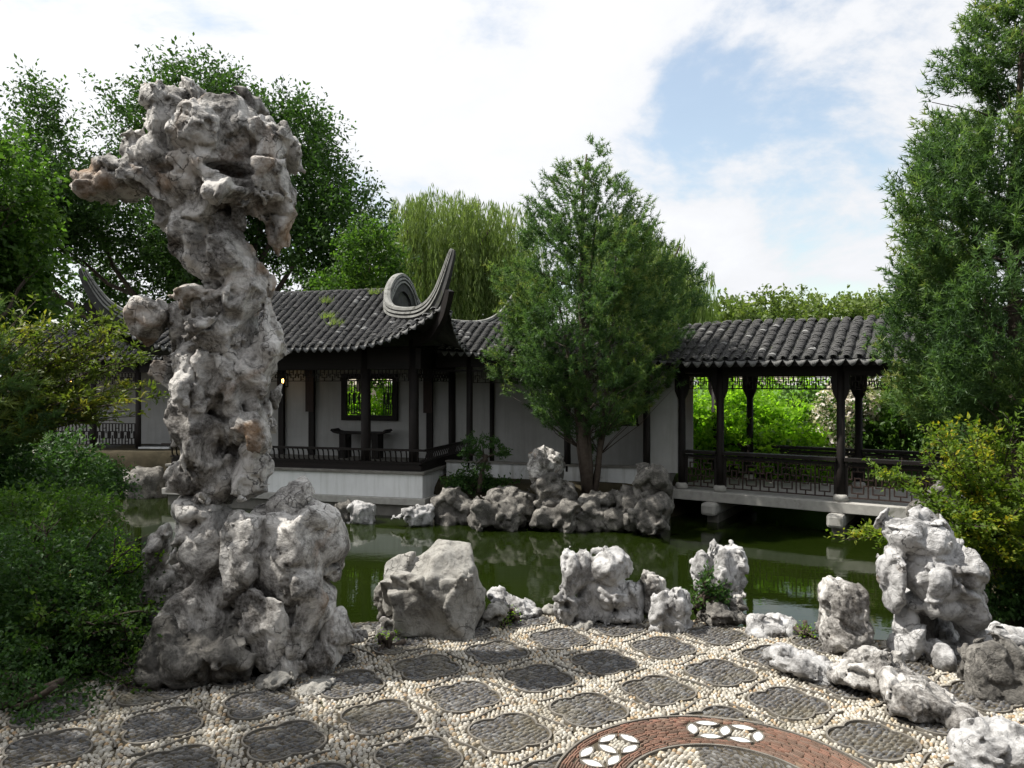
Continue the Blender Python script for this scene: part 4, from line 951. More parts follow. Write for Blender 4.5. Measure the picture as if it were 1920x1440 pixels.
rock('scholar_rock', 'towering pitted grey limestone pillar with overhanging head and side horn', 4.45, PIL, M['rock'], holes=PH, vox=.0115, seed=4, amp=.026, freq=4.6, ridge=.7, crack=.018, k=.022, fine=.010, cat='scholar rock', maxd=.20, scoop=(.25, .9, .8), block=(1.45, .40), fin2=.30, grow=1.04, crev=.40)
rock('base_boulder', 'broad grey boulder beneath the pillar on its right side', 4.38, [(545, 975, 72, 74, 0, .27), (560, 1070, 74, 110, -.02, .30), (600, 1010, 38, 80, .05, .22), (490, 1050, 52, 110, -.03, .28), (540, 1160, 90, 80, 0, .30), (555, 915, 26, 24, .15, .12)], M['rock'], vox=.0135, seed=12, amp=.036, freq=4.0, ridge=.7, crack=.02, k=.025, cuts=2, group='rocks around the foot of the pillar')
rock('base_boulder', 'orange stained rock directly under the pillar foot', 4.40, [(378, 955, 60, 44, -.02, .25), (382, 1040, 68, 92, 0, .27), (400, 1130, 80, 80, 0, .30), (460, 945, 40, 36, 0, .2)], M['rock'], vox=.0135, seed=31, amp=.036, freq=4.2, ridge=.7, crack=.02, k=.025, group='rocks around the foot of the pillar', holes=[(490, 1140, 14, 30, -.3, .15, 0)])
rock('base_boulder', 'upright slab left of the pillar foot above the shrub', 4.62, [(300, 1030, 20, 52, 0, .14, 6), (276, 1060, 16, 36, .05, .10, -10), (310, 1120, 40, 60, 0, .16)], M['rock'], vox=.0135, seed=52, amp=.03, freq=4, ridge=.7, crack=.012, k=.03, group='rocks around the foot of the pillar')
rock('base_boulder', 'dark low boulder in front of the pillar beside the green shrub', 4.18, [(350, 1225, 80, 70, 0, .25), (300, 1235, 40, 58, .03, .20), (430, 1230, 60, 62, 0, .23), (345, 1135, 44, 40, .1, .17), (335, 1165, 60, 30, .05, .2)], M['rock_dark'], vox=.0135, seed=77, amp=.036, freq=4, ridge=.6, crack=.016, k=.03, cuts=2, group='rocks around the foot of the pillar')
rock('base_boulder', 'cracked knobbly rock at the right foot of the pillar', 4.25, [(618, 1185, 36, 48, .1, .18), (640, 1215, 32, 34, .1, .15), (598, 1225, 34, 44, -.02, .15, 10), (560, 1240, 34, 40, -.02, .16)], M['rock'], vox=.012, seed=91, amp=.035, freq=5, ridge=.6, crack=.02, k=.025, cuts=1, group='rocks around the foot of the pillar')
rock('small_stone', 'small wedge stone on the paving before the pillar', 4.05, [(528, 1272, 26, 14, 0, .10, -12), (498, 1282, 20, 12, .02, .08)], M['rock_plain'], vox=.008, seed=3, amp=.014, freq=9, ridge=.4, crack=.006, k=.02, cuts=1)
rock('small_stone', 'flat pale stone sunk in the paving near the pillar', 4.02, [(590, 1287, 34, 9, 0, .12, -8)], M['rock_plain'], vox=.008, seed=5, amp=.010, freq=9, ridge=.3, crack=.005, k=.02)
EDGE = 'rocks along the terrace edge'
rock('boulder', 'largest squarish grey boulder at the terrace edge right of the pillar', 5.02, [(812, 1125, 80, 82, 0, .28, -4, 'b'), (815, 1070, 80, 66, .03, .26, -12), (812, 1120, 90, 84, 0, .30), (862, 1090, 40, 80, .06, .24, 10), (882, 1135, 34, 58, .05, .2, 14)], M['rock_plain'], vox=.0125, seed=8, amp=.024, freq=3.0, ridge=.35, crack=.016, k=.06, cuts=0, group=EDGE, fine=.007, scoop=(.1, .25, .0), flat=.24, block=(2.6, .11), crev=.15, grow=1.0)
rock('stone', 'upright stone hugging the left flank of the squarish boulder', 5.05, [(720, 1130, 18, 36, 0, .11, -8), (735, 1165, 20, 30, 0, .12)], M['rock_plain'], vox=.010, seed=18, amp=.018, freq=6, ridge=.6, crack=.01, k=.02, group=EDGE)
rock('stone', 'rounded pocked stone at the lower left of the squarish boulder', 4.88, [(728, 1188, 25, 27, 0, .12, 0), (745, 1178, 16, 24, 0, .1)], M['rock'], vox=.010, seed=28, amp=.018, freq=7, ridge=.7, crack=.008, k=.02, group=EDGE, holes=[(735, 1172, 9, 6, -.08, .06, 0)])
rock('stone', 'small brown stone between the pillar foot and the squarish boulder', 4.95, [(683, 1197, 22, 18, 0, .11, -5)], M['rock_plain'], vox=.010, seed=38, amp=.012, freq=7, ridge=.4, crack=.006, cuts=1, group=EDGE)
rock('stone', 'small broken stones at the right foot of the squarish boulder', 5.08, [(935, 1150, 20, 22, 0, .11), (912, 1165, 22, 22, 0, .12)], M['rock_plain'], vox=.010, seed=48, amp=.018, freq=7, ridge=.6, crack=.01, k=.015, cuts=1, group=EDGE)
rock('stone', 'long low pale stone lying right of the squarish boulder', 5.32, [(972, 1138, 42, 17, 0, .14, 12), (935, 1122, 20, 16, 0, .12)], M['rock_pale'], vox=.010, seed=58, amp=.014, freq=6, ridge=.4, crack=.008, k=.03, group=EDGE)
rock('stone', 'tiny stone before the water right of the low pale stone', 5.3, [(1030, 1145, 15, 9, 0, .07)], M['rock_plain'], vox=.009, seed=59, amp=.006, freq=9, ridge=.4, crack=.004, group=EDGE)
rock('limestone_block', 'smooth white limestone block with a holed slab on its left', 5.18, [(1064, 1105, 22, 66, -.08, .11, 8), (1068, 1055, 16, 26, 0, .1), (1098, 1090, 26, 62, .03, .16), (1138, 1062, 42, 34, .0, .18, -8), (1150, 1110, 44, 36, .0, .19), (1185, 1120, 22, 36, .04, .14), (1160, 1150, 44, 22, 0, .18), (1100, 1145, 30, 26, 0, .14)], M['rock_pale'], vox=.0115, seed=68, amp=.020, freq=5, ridge=.45, crack=.014, k=.02, maxd=.22, group=EDGE, holes=[(1060, 1124, 7, 9, -.2, .12, 0)])
rock('stone', 'flat brown stone lying at the foot of the white holed block', 5.02, [(1092, 1172, 18, 8, 0, .08, -5)], M['rock_plain'], vox=.009, seed=69, amp=.006, freq=9, ridge=.4, crack=.004, group=EDGE)
rock('stone', 'small round-topped dark stone right of the white holed block', 5.22, [(1220, 1095, 20, 24, 0, .12), (1232, 1118, 20, 22, 0, .11), (1216, 1130, 14, 26, 0, .12)], M['rock'], vox=.010, seed=78, amp=.02, freq=6.5, ridge=.7, crack=.01, k=.02, group=EDGE)
rock('stone', 'pair of leaning grey slabs in front of the round-topped stone', 4.98, [(1236, 1150, 19, 46, -.02, .11, 12), (1268, 1145, 24, 48, .0, .12, 4), (1290, 1150, 12, 40, .05, .09, 4), (1280, 1188, 19, 16, -.05, .09)], M['rock_pale'], vox=.010, seed=88, amp=.018, freq=6, ridge=.4, crack=.014, k=.015, cuts=1, group=EDGE)
rock('stone', 'tall grooved grey stone standing behind the leaf tuft', 5.40, [(1316, 1065, 18, 34, 0, .12), (1352, 1058, 22, 42, 0, .15), (1378, 1060, 17, 44, .02, .13), (1345, 1090, 46, 34, .02, .15)], M['rock_pale'], vox=.011, seed=98, amp=.026, freq=5.5, ridge=.7, crack=.016, k=.02, group=EDGE)
rock('stone', 'small blunt stone leaning at the right of the grooved stone', 5.25, [(1380, 1125, 17, 24, 0, .09)], M['rock'], vox=.009, seed=99, amp=.014, freq=7, ridge=.5, crack=.008, group=EDGE)
rock('stone', 'low dark ledge stone under the tall grooved stone', 5.12, [(1345, 1155, 34, 22, 0, .13), (1385, 1160, 28, 20, .02, .12)], M['rock_dark'], vox=.010, seed=108, amp=.02, freq=6.5, ridge=.5, crack=.012, k=.03, cuts=1, group=EDGE)
rock('stone', 'low lilac grey stone with a round hole near the water', 4.92, [(1425, 1185, 27, 22, -.02, .12), (1465, 1182, 30, 22, 0, .13), (1440, 1168, 34, 13, .02, .12, 8)], M['rock_pale'], vox=.010, seed=118, amp=.016, freq=6, ridge=.35, crack=.006, k=.03, group=EDGE, holes=[(1428, 1203, 6.5, 5.5, -.12, .1, 0), (1440, 1163, 14, 6, -.05, .08, 0)])
RB = 'rock cluster at the right end of the terrace'
rock('standing_stone', 'upright rugged stone left of the great hollow rock', 4.62, [(1582, 1130, 40, 44, 0, .18, -5), (1585, 1185, 44, 58, 0, .19), (1560, 1190, 26, 48, -.02, .14), (1625, 1180, 18, 60, .08, .12, -6), (1562, 1098, 10, 8, 0, .05)], M['rock'], vox=.0105, seed=128, amp=.03, freq=5, ridge=.65, crack=.018, k=.02, group=RB)
rock('hollow_rock', 'great white and grey hollow rock with an orange stain and dark arch', 4.45, [(1690, 1000, 40, 36, 0, .17), (1735, 1015, 46, 34, .02, .18, -15), (1675, 1080, 26, 74, .02, .17), (1735, 1080, 56, 46, -.03, .20), (1800, 1080, 40, 54, .03, .20), (1815, 1140, 36, 50, .03, .18), (1700, 1190, 30, 66, .02, .16, 8), (1745, 1210, 32, 30, -.12, .13), (1835, 1200, 20, 70, .05, .13, -8), (1790, 1260, 60, 50, .16, .14), (1730, 1270, 50, 44, .1, .16), (1830, 1250, 24, 40, -.05, .12, 25), (1745, 1130, 60, 30, .0, .17), (1780, 1230, 66, 90, .24, .12), (1760, 1300, 80, 40, .10, .2), (1850, 1290, 40, 50, .1, .16)],
     M['rock_pale'], vox=.0105, seed=138, amp=.024, freq=5, ridge=.6, crack=.014, k=.022, maxd=.2, grow=1.12, group=RB, block=(2.4, .28), scoop=(.3, .9, .4), holes=[(1778, 1215, 26, 56, -.14, .26, -8), (1806, 1295, 24, 36, -.16, .18, -10), (1752, 1080, 5, 18, -.2, .06, 8), (1700, 1050, 6, 30, -.22, .06, 6)])
rock('stone', 'smooth blunt stone at the left of the long ledge rock', 4.22, [(1490, 1240, 46, 24, 0, .16, 8), (1525, 1258, 32, 24, -.02, .14)], M['rock_pale'], vox=.010, seed=148, grow=1.15, amp=.014, freq=4.5, ridge=.3, crack=.006, k=.04, cuts=1, group=RB)
rock('ledge_rock', 'long sloping ledge rock with a dark oval hole along the paving', 3.98, [(1605, 1270, 38, 26, 0, .15), (1660, 1275, 62, 36, .04, .19, 14), (1720, 1310, 56, 32, .0, .18, 25), (1785, 1350, 52, 27, -.03, .15, 14), (1640, 1312, 34, 20, -.06, .1, 20), (1690, 1240, 14, 9, .08, .06)], M['rock'], vox=.0105, seed=158, grow=1.2, amp=.02, freq=5, ridge=.6, crack=.012, k=.03, group=RB, holes=[(1624, 1305, 11, 25, -.16, .16, -38)])
rock('ledge_rock', 'lower sloping slab that carries the ledge rock on toward the corner', 3.66, [(1722, 1312, 56, 32, .05, .16, 18), (1775, 1336, 56, 32, 0, .16, 18), (1832, 1362, 46, 28, -.02, .14, 14), (1700, 1330, 40, 22, -.03, .1, 20)], M['rock'], vox=.0105, seed=159, grow=1.1, amp=.02, freq=5, ridge=.6, crack=.012, k=.03, group=RB)
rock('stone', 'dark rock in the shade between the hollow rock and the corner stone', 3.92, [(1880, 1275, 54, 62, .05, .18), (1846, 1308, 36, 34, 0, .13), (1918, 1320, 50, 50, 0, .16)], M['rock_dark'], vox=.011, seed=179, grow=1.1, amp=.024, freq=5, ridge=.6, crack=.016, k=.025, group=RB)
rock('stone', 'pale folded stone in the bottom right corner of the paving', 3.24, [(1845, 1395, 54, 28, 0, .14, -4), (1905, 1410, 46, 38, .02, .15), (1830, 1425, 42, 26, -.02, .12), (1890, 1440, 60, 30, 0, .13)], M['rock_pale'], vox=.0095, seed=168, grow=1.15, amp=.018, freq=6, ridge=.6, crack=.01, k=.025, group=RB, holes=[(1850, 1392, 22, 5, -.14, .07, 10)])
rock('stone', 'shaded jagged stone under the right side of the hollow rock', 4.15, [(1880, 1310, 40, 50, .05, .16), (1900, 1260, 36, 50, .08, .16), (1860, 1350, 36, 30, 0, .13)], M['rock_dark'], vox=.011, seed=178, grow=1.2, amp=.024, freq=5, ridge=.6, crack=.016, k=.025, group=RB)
rock('stone', 'pink grey stone at the right picture edge behind the hollow rock', 4.75, [(1890, 1195, 36, 20, 0, .14, 10), (1910, 1225, 40, 24, .02, .16)], M['rock_pale'], vox=.011, seed=188, amp=.022, freq=5, ridge=.5, crack=.012, k=.03, group=RB)
rock('stone', 'pointed stone rising behind the top of the hollow rock', 6.9, [(1727, 975, 22, 24, 0, .12, 15), (1750, 1000, 26, 30, 0, .14), (1745, 1110, 40, 110, .1, .25)], M['rock_pale'], vox=.018, seed=189, amp=.03, freq=4, ridge=.5, crack=.012, k=.03, group=RB)
# far bank rockery
FB = 'rockery stones on the far bank'
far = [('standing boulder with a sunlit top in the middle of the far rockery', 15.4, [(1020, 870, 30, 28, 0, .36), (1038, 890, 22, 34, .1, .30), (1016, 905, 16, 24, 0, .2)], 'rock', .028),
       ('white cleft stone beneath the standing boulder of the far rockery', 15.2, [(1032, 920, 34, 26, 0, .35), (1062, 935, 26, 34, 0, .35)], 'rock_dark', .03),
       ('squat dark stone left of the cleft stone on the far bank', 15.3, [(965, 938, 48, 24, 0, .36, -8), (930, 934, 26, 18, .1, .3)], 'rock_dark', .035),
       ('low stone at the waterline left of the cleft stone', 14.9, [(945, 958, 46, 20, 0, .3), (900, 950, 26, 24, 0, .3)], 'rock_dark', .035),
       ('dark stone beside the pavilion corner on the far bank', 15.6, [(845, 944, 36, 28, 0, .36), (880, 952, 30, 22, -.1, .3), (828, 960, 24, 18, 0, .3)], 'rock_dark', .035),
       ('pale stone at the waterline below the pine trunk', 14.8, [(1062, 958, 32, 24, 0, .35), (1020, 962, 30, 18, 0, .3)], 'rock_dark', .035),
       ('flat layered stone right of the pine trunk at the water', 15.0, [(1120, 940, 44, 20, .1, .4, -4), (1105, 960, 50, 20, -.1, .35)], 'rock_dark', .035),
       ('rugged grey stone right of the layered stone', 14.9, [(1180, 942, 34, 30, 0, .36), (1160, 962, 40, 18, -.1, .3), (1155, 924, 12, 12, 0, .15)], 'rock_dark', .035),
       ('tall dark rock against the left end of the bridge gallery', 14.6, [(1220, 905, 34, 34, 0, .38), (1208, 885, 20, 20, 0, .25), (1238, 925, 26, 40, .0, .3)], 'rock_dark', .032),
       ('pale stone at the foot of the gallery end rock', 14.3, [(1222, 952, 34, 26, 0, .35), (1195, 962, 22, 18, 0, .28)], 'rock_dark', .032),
       ('pale round stone in the water before the pavilion ledge', 15.6, [(676, 958, 25, 16, 0, .28)], 'rock_pale', .028),
       ('dark tilted stone left of the pale round stone in the water', 15.7, [(646, 952, 18, 16, 0, .22, -25)], 'rock_dark', .028),
       ('whitish stone in the water near the pavilion corner', 15.3, [(775, 962, 22, 14, 0, .26), (800, 962, 14, 14, .05, .2), (752, 968, 14, 6, 0, .14)], 'rock_pale', .028)]
for i, (lb, D0, bl, mt, vx) in enumerate(far):
    rock('rockery_stone', lb, D0, bl+[(b[0], b[1]+b[3]*.9, b[2]*.95, b[3], b[4], b[5]) for b in bl[:2]], M[mt], group=FB, vox=vx, seed=200+i, amp=.085, freq=1.9, ridge=.7, crack=.05, k=.05, fine=.03, flat=.45, scoop=(.2, .6, 1.1))
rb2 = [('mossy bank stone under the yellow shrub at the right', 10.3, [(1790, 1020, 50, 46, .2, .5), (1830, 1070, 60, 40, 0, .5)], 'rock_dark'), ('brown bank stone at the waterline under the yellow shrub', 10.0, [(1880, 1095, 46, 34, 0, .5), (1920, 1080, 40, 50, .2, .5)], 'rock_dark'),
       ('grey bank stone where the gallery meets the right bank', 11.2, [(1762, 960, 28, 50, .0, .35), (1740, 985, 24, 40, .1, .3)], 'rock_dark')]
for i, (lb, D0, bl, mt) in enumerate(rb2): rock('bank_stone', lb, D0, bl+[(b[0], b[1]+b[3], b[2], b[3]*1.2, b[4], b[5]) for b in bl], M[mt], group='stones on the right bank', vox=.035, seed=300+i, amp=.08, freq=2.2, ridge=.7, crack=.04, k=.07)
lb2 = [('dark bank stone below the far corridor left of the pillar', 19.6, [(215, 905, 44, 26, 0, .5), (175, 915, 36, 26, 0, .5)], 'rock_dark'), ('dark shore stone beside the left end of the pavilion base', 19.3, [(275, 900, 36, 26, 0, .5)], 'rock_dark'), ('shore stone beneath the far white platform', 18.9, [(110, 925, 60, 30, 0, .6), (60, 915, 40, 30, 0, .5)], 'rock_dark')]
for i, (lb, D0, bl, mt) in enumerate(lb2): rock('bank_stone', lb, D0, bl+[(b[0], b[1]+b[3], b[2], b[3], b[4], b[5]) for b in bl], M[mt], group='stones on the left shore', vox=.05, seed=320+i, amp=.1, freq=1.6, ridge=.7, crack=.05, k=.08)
# ------------------------------------------------------------------ foliage
rf_ = np.random.RandomState(21)
def unit(v): return v/(np.linalg.norm(v, axis=-1, keepdims=True)+1e-9)
def leaf_mesh(name, P, D, size, aspect, rnd, up=.5, fold=.18, rng=rf_):
    n = len(P); D = unit(D); Nn = unit(rng.normal(size=(n, 3))+np.array([0, 0, up*2])); S = unit(np.cross(D, Nn)); Nn = np.cross(S, D)
    s = size*rng.uniform(.65, 1.25, n)[:, None]; w = s*aspect*.5
    V = np.stack([P, P+D*s*.48+S*w+Nn*w*fold, P+D*s-Nn*s*.10, P+D*s*.48-S*w+Nn*w*fold], 1).reshape(-1, 3)
    F = (np.array([[0, 1, 2], [0, 2, 3]])[None]+4*np.arange(n)[:, None, None]).reshape(-1, 3)
    return mesh_np(name, V, F, np.repeat(rnd, 4))
def needle_mesh(name, P, D, ln, wd, k, spread, rnd, rng=rf_):
    n = len(P); d = unit(unit(D)[:, None, :]+spread*rng.normal(size=(n, k, 3))); s = unit(np.cross(d, rng.normal(size=(n, k, 3))))
    L_ = ln*rng.uniform(.7, 1.2, (n, k, 1)); B = P[:, None, :]+0*d
    V = np.stack([B+s*wd*.65, B-s*wd*.65, B+d*L_], 2).reshape(-1, 3); m = n*k
    return mesh_np(name, V, np.arange(3*m).reshape(-1, 3), np.repeat(np.repeat(rnd, k), 3))
def in_ells(E, n, rng, shell=.35):
    """points in a union of ellipsoids, thicker towards the outside"""
    vol = np.array([e[1].prod() for e in E])**.75; pick = rng.choice(len(E), n, p=vol/vol.sum())
    d = unit(rng.normal(size=(n, 3))); r = rng.uniform(shell, 1, n)**.6
    C = np.array([e[0] for e in E]); S = np.array([e[1] for e in E])
    return C[pick]+d*r[:, None]*S[pick], d
def ells_px(L_, Y, rd):
    s = Y/FPX; return [(at(a, b, Y)+np.array([0, (e[0] if e else 0), 0]), np.array([c*s, rd*(e[1] if len(e) > 1 else 1), d*s])) for a, b, c, d, *e in L_]
def limb(mb, p0, p1, r0, r1, rng, wob=.12, n=6, seg=7):
    p0, p1 = np.array(p0, float), np.array(p1, float); ln = np.linalg.norm(p1-p0); off = rng.normal(0, wob*ln, 3)
    P = [p0+(p1-p0)*t+off*math.sin(math.pi*t)*.5+rng.normal(0, wob*ln*.12, 3)*(0 < t < 1) for t in np.linspace(0, 1, n)]
    mb.tube(P, list(np.linspace(r0, r1, n)), seg); return P
def broad_tree(name, label, E, base, fork, leaf, mat, ntw, per, lsz, asp=.5, tw=.6, upw=.5, r0=.2, gap=-.12, gs=.7, cat='tree', group=None, seed=1, stems=1, droop=0.0, limbs=14, trunk='trunk'):
    rng = np.random.RandomState(seed); t = empty(name, base, 0, label, cat, group); b = np.array(base, float)
    Q, d = in_ells(E, ntw*2, rng); keep = (pn(Q*gs+seed) > gap); Q, d = Q[keep][:ntw], d[keep][:ntw]
    dirs = unit(d*[1, 1, .6]+[0, 0, upw]+rng.normal(0, .35, d.shape)); n = len(Q)
    u = rng.uniform(0, 1, (n, per, 1)); L_ = tw*rng.uniform(.5, 1.2, (n, 1, 1))
    P = Q[:, None]+dirs[:, None]*L_*u+rng.normal(0, tw*.10, (n, per, 3)); P[..., 2] -= (droop*L_*u**2)[..., 0]
    ld = unit(dirs[:, None]*.6+rng.normal(0, .8, P.shape)+[0, 0, -.25])
    rnd = np.clip(np.repeat(rng.uniform(0, .8, (n, 1)), per, 1)*.6+rng.uniform(0, .42, (n, per)), 0, 1)
    link('crown', leaf_mesh('crown', P.reshape(-1, 3)-b, ld.reshape(-1, 3), lsz, asp, rnd.ravel(), rng=rng), M[mat], t)
    mb = MB(); f = np.array(fork, float)-b
    for s in range(stems):
        q = rng.normal(0, .12*(stems > 1), 3)*[1, 1, 0]; limb(mb, q, f+rng.normal(0, .3*(stems > 1), 3)*[1, 1, .3], r0, r0*.72, rng, .04, 7, 10)
    pick = rng.choice(n, min(limbs, n), replace=False)
    for k in pick:
        a = f*(rng.uniform(.75, 1.0)); P_ = limb(mb, a, Q[k]-b, r0*.42, r0*.07, rng, .10, 6, 6)
        near = np.argsort(np.linalg.norm(Q-Q[k], axis=1))[1:7]
        for j in near: limb(mb, P_[3]+(P_[5]-P_[3])*rng.uniform(), Q[j]+dirs[j]*tw*.5-b, r0*.08, r0*.02, rng, .06, 4, 4)
    mb.build(trunk, M['bark'], t, True); return t
def pine_tree(name, label, base, H, prof, ntw, per, ln, wd, k, seed, trunks, lean=(0, 0), y_sq=1.0, cat='pine tree', candle=.5, start=.12, spread=.5, tl=1.0, gap=-.2):
    """prof: [(height share, radius)] outline of the crown"""
    rng = np.random.RandomState(seed); t = empty(name, base, 0, label, cat); hs, rs_ = np.array(prof).T
    rv = np.interp(np.linspace(0, 1, 200), hs, rs_); pdf = rv**1.6+.02; h = rng.choice(np.linspace(0, 1, 200), ntw, p=pdf/pdf.sum())+rng.uniform(-.003, .003, ntw)
    a = rng.uniform(0, 2*math.pi, ntw); lobes = 1+.20*np.sin(a*3+h*9+seed)+.16*np.sin(a*5-h*17); rr = np.interp(h, hs, rs_)*lobes
    rad = rr*rng.uniform(.12, 1, ntw)**.42
    Q = np.stack([rad*np.cos(a)+lean[0]*h*H, y_sq*rad*np.sin(a)+lean[1]*h*H, h*H], 1)
    keep = pn(Q*1.3+seed*3.3) > gap; Q, a, h, rad = Q[keep], a[keep], h[keep], rad[keep]; n = len(Q)
    dirs = unit(np.stack([np.cos(a)*.55, np.sin(a)*.55, np.full(n, candle)], 1)+rng.normal(0, .25, (n, 3)))
    u = np.linspace(0, 1, per)[None, :, None]; L_ = tl*(.20+.26*rng.uniform(size=(n, 1, 1)))*(H/7.5)**.3
    P = Q[:, None]+dirs[:, None]*L_*u+rng.normal(0, .012, (n, per, 3)); Dn = np.repeat(dirs[:, None], per, 1)
    rnd = np.clip(np.repeat(rng.uniform(0, .55, (n, 1))+.45*pn(Q*.9+seed)[:, None]+.1, per, 1)+np.linspace(-.12, .22, per)[None]+rng.uniform(-.1, .1, (n, per)), 0, 1)
    link('crown', needle_mesh('crown', P.reshape(-1, 3), Dn.reshape(-1, 3), ln, wd, k, spread, rnd.ravel(), rng), M['leaf_pine'], t)
    mb = MB()
    for (x0, y0, x1, y1, h1, r_) in trunks: 
        P_ = limb(mb, (x0, y0, -.3), (x1+lean[0]*h1*H, y1+lean[1]*h1*H, h1*H), r_, r_*.16, rng, .03, 9, 9)
        for _ in range(26):
            i = rng.randint(2, 8); p = P_[i]; j = np.argmin(np.linalg.norm(Q-(p+[rng.normal(0, 1.0), rng.normal(0, 1.0), .6]), axis=1)); limb(mb, p, Q[j], r_*.22*(1-i/11), r_*.04, rng, .07, 5, 5)
    mb.build('trunk', M['bark'], t, True); return t

# big deciduous tree behind the pavilion
E = ells_px([(165, 340, 120, 140), (150, 235, 55, 50), (380, 260, 110, 100), (385, 195, 55, 50), (540, 335, 95, 130), (550, 265, 50, 60), (640, 450, 80, 100), (300, 440, 260, 140), (540, 500, 180, 90), (90, 420, 110, 130), (250, 270, 80, 70), (690, 500, 50, 60), (300, 560, 330, 80), (430, 470, 200, 90), (600, 560, 140, 60)], 25.0, 2.4)
broad_tree('zelkova_tree', 'tall dark leafy tree behind the pavilion and the rock pillar', E, (-9.5, 25.5, -.3), (-9.5, 25.4, 3.0), None, 'leaf_tree', 5200, 20, .165, .48, 1.05, .75, .34, -.16, .33, seed=2, limbs=26)
E = ells_px([(0, 330, 30, 60), (5, 420, 45, 80), (0, 500, 60, 60), (-10, 560, 60, 90), (-80, 460, 80, 150)], 13.0, 1.0)
broad_tree('leafy_tree', 'bright leafy tree at the left picture edge above the pine branches', E, (-9.9, 13.2, -.3), (-9.6, 13.2, 2.6), None, 'leaf_near', 900, 16, .13, .55, .5, .35, .16, -.15, .6, seed=6, limbs=14)
E = ells_px([(690, 500, 50, 70), (660, 560, 70, 50), (720, 470, 20, 30)], 21.5, .8)
broad_tree('understorey_tree', 'sunlit bright green sapling just behind the pavilion roof', E, (-4.6, 21.8, -.3), (-4.5, 21.8, 2.3), None, 'leaf_near', 420, 16, .15, .5, .6, .4, .09, -.2, .8, seed=8, limbs=10)
# tall shade tree just outside the picture on the left; its shadow lies over the shrubs and the corner of the paving
E = [(np.array([-7.9, 4.5, 7.3]), np.array([1.8, 1.5, 1.3])), (np.array([-8.1, 3.7, 6.6]), np.array([1.5, 1.3, 1.1])), (np.array([-8.6, 5.3, 6.7]), np.array([1.4, 1.2, 1.1])), (np.array([-6.4, 3.3, 7.1]), np.array([1.1, .6, .8]))]
broad_tree('shade_tree', 'tall shade tree rising beyond the left picture edge over the shrubs', E, (-8.6, 4.5, -.1), (-8.5, 4.5, 4.4), None, 'leaf_tree', 1500, 14, .13, .5, .7, .4, .2, -.12, .7, seed=5, limbs=16)
# willows
def willow(label, ells, Y, base, seed, ns, ln, group='weeping willows'):
    rng = np.random.RandomState(seed); t = empty('willow_tree', base, 0, label, 'willow tree', group); b = np.array(base, float)
    E = ells_px(ells, Y, 3.0); Q, d = in_ells(E, ns, rng, .55); Q = Q[np.argsort(rng.uniform(size=ns))]
    L_ = ln*rng.uniform(.45, 1.15, ns); m = 26; u = np.linspace(0, 1, m)[None, :]
    out_ = np.stack([d[:, 0], d[:, 1]], 1)*rng.uniform(.2, .7, (ns, 1))
    arch = np.minimum(u*5, 1)
    P = np.stack([Q[:, :1]+out_[:, :1]*arch+.10*np.sin(u*4+Q[:, :1]*3)*u, Q[:, 1:2]+out_[:, 1:]*arch, Q[:, 2:]+.25*np.sin(np.minimum(u*5, 1)*math.pi)*1-L_[:, None]*np.maximum(u-.1, 0)*1.1], -1)
    k = 2; P = np.repeat(P.reshape(-1, 3), k, 0)+rng.normal(0, .05, (ns*m*k, 3)); ld = np.tile([0, 0, -1.], (len(P), 1))+rng.normal(0, .2, P.shape)
    rnd = np.clip(np.repeat(rng.uniform(0, .75, ns), m*k)+rng.uniform(-.1, .25, len(P)), 0, 1)
    link('crown', leaf_mesh('crown', P-b, ld, .34, .115, rnd, .2, rng=rng), M['leaf_willow'], t)
    mb = MB(); f = np.array([0, 0, 4.2]); limb(mb, (0, 0, -.3), f, .42, .3, rng, .04, 7, 10)
    for j in range(16): limb(mb, f*rng.uniform(.8, 1), Q[j]-b, .14, .03, rng, .08, 6, 6)
    mb.build('trunk', M['bark'], t, True)
willow('pale green weeping willow between the pavilion roof and the centre pine', [(830, 440, 95, 60), (770, 430, 50, 55), (900, 430, 60, 55), (830, 400, 70, 35), (960, 450, 60, 60), (850, 510, 120, 40)], 34, (-3.0, 34, -.2), 31, 1250, 4.8)
willow('weeping willow showing right of the centre pine', [(1220, 520, 55, 60), (1160, 480, 70, 70), (1280, 570, 32, 40), (1250, 490, 22, 30), (1300, 540, 20, 22)], 31, (6.0, 31, -.2), 37, 760, 3.6)
# distant wood
rngd = np.random.RandomState(71)
for k, (px, py, rx, ry) in enumerate([(1370, 600, 48, 40), (1440, 592, 52, 44), (1505, 590, 46, 44), (1570, 592, 50, 40), (1635, 596, 46, 40), (1330, 615, 34, 30), (1240, 600, 60, 44), (1700, 590, 60, 50), (1780, 580, 60, 60)]):
    Y = 58+4*(k % 3); E = ells_px([(px, py, rx, ry), (px-rx*.5, py+ry*.3, rx*.7, ry*.8), (px+rx*.5, py+ry*.35, rx*.7, ry*.75), (px, py+ry*1.2, rx, ry)], Y, 1.8); b = at(px, 720, Y)
    nm = ['first', 'second', 'third', 'fourth', 'fifth']
    lb = ('rounded distant tree above the gallery roof, %s from the left' % nm[k]) if k < 5 else ['low distant tree just right of the centre pine above the roof', 'distant tree hidden behind the centre pine crown', 'distant tree behind the right pine crown edge', 'distant tree far behind the right pine crown'][k-5]
    broad_tree('distant_tree', lb, E, (b[0], Y, .0), (b[0], Y, 2.2), None, 'leaf_far', 420, 9, .38, .6, 1.0, .5, .25, -.3, .4, group='distant trees beyond the garden', seed=80+k, limbs=6)
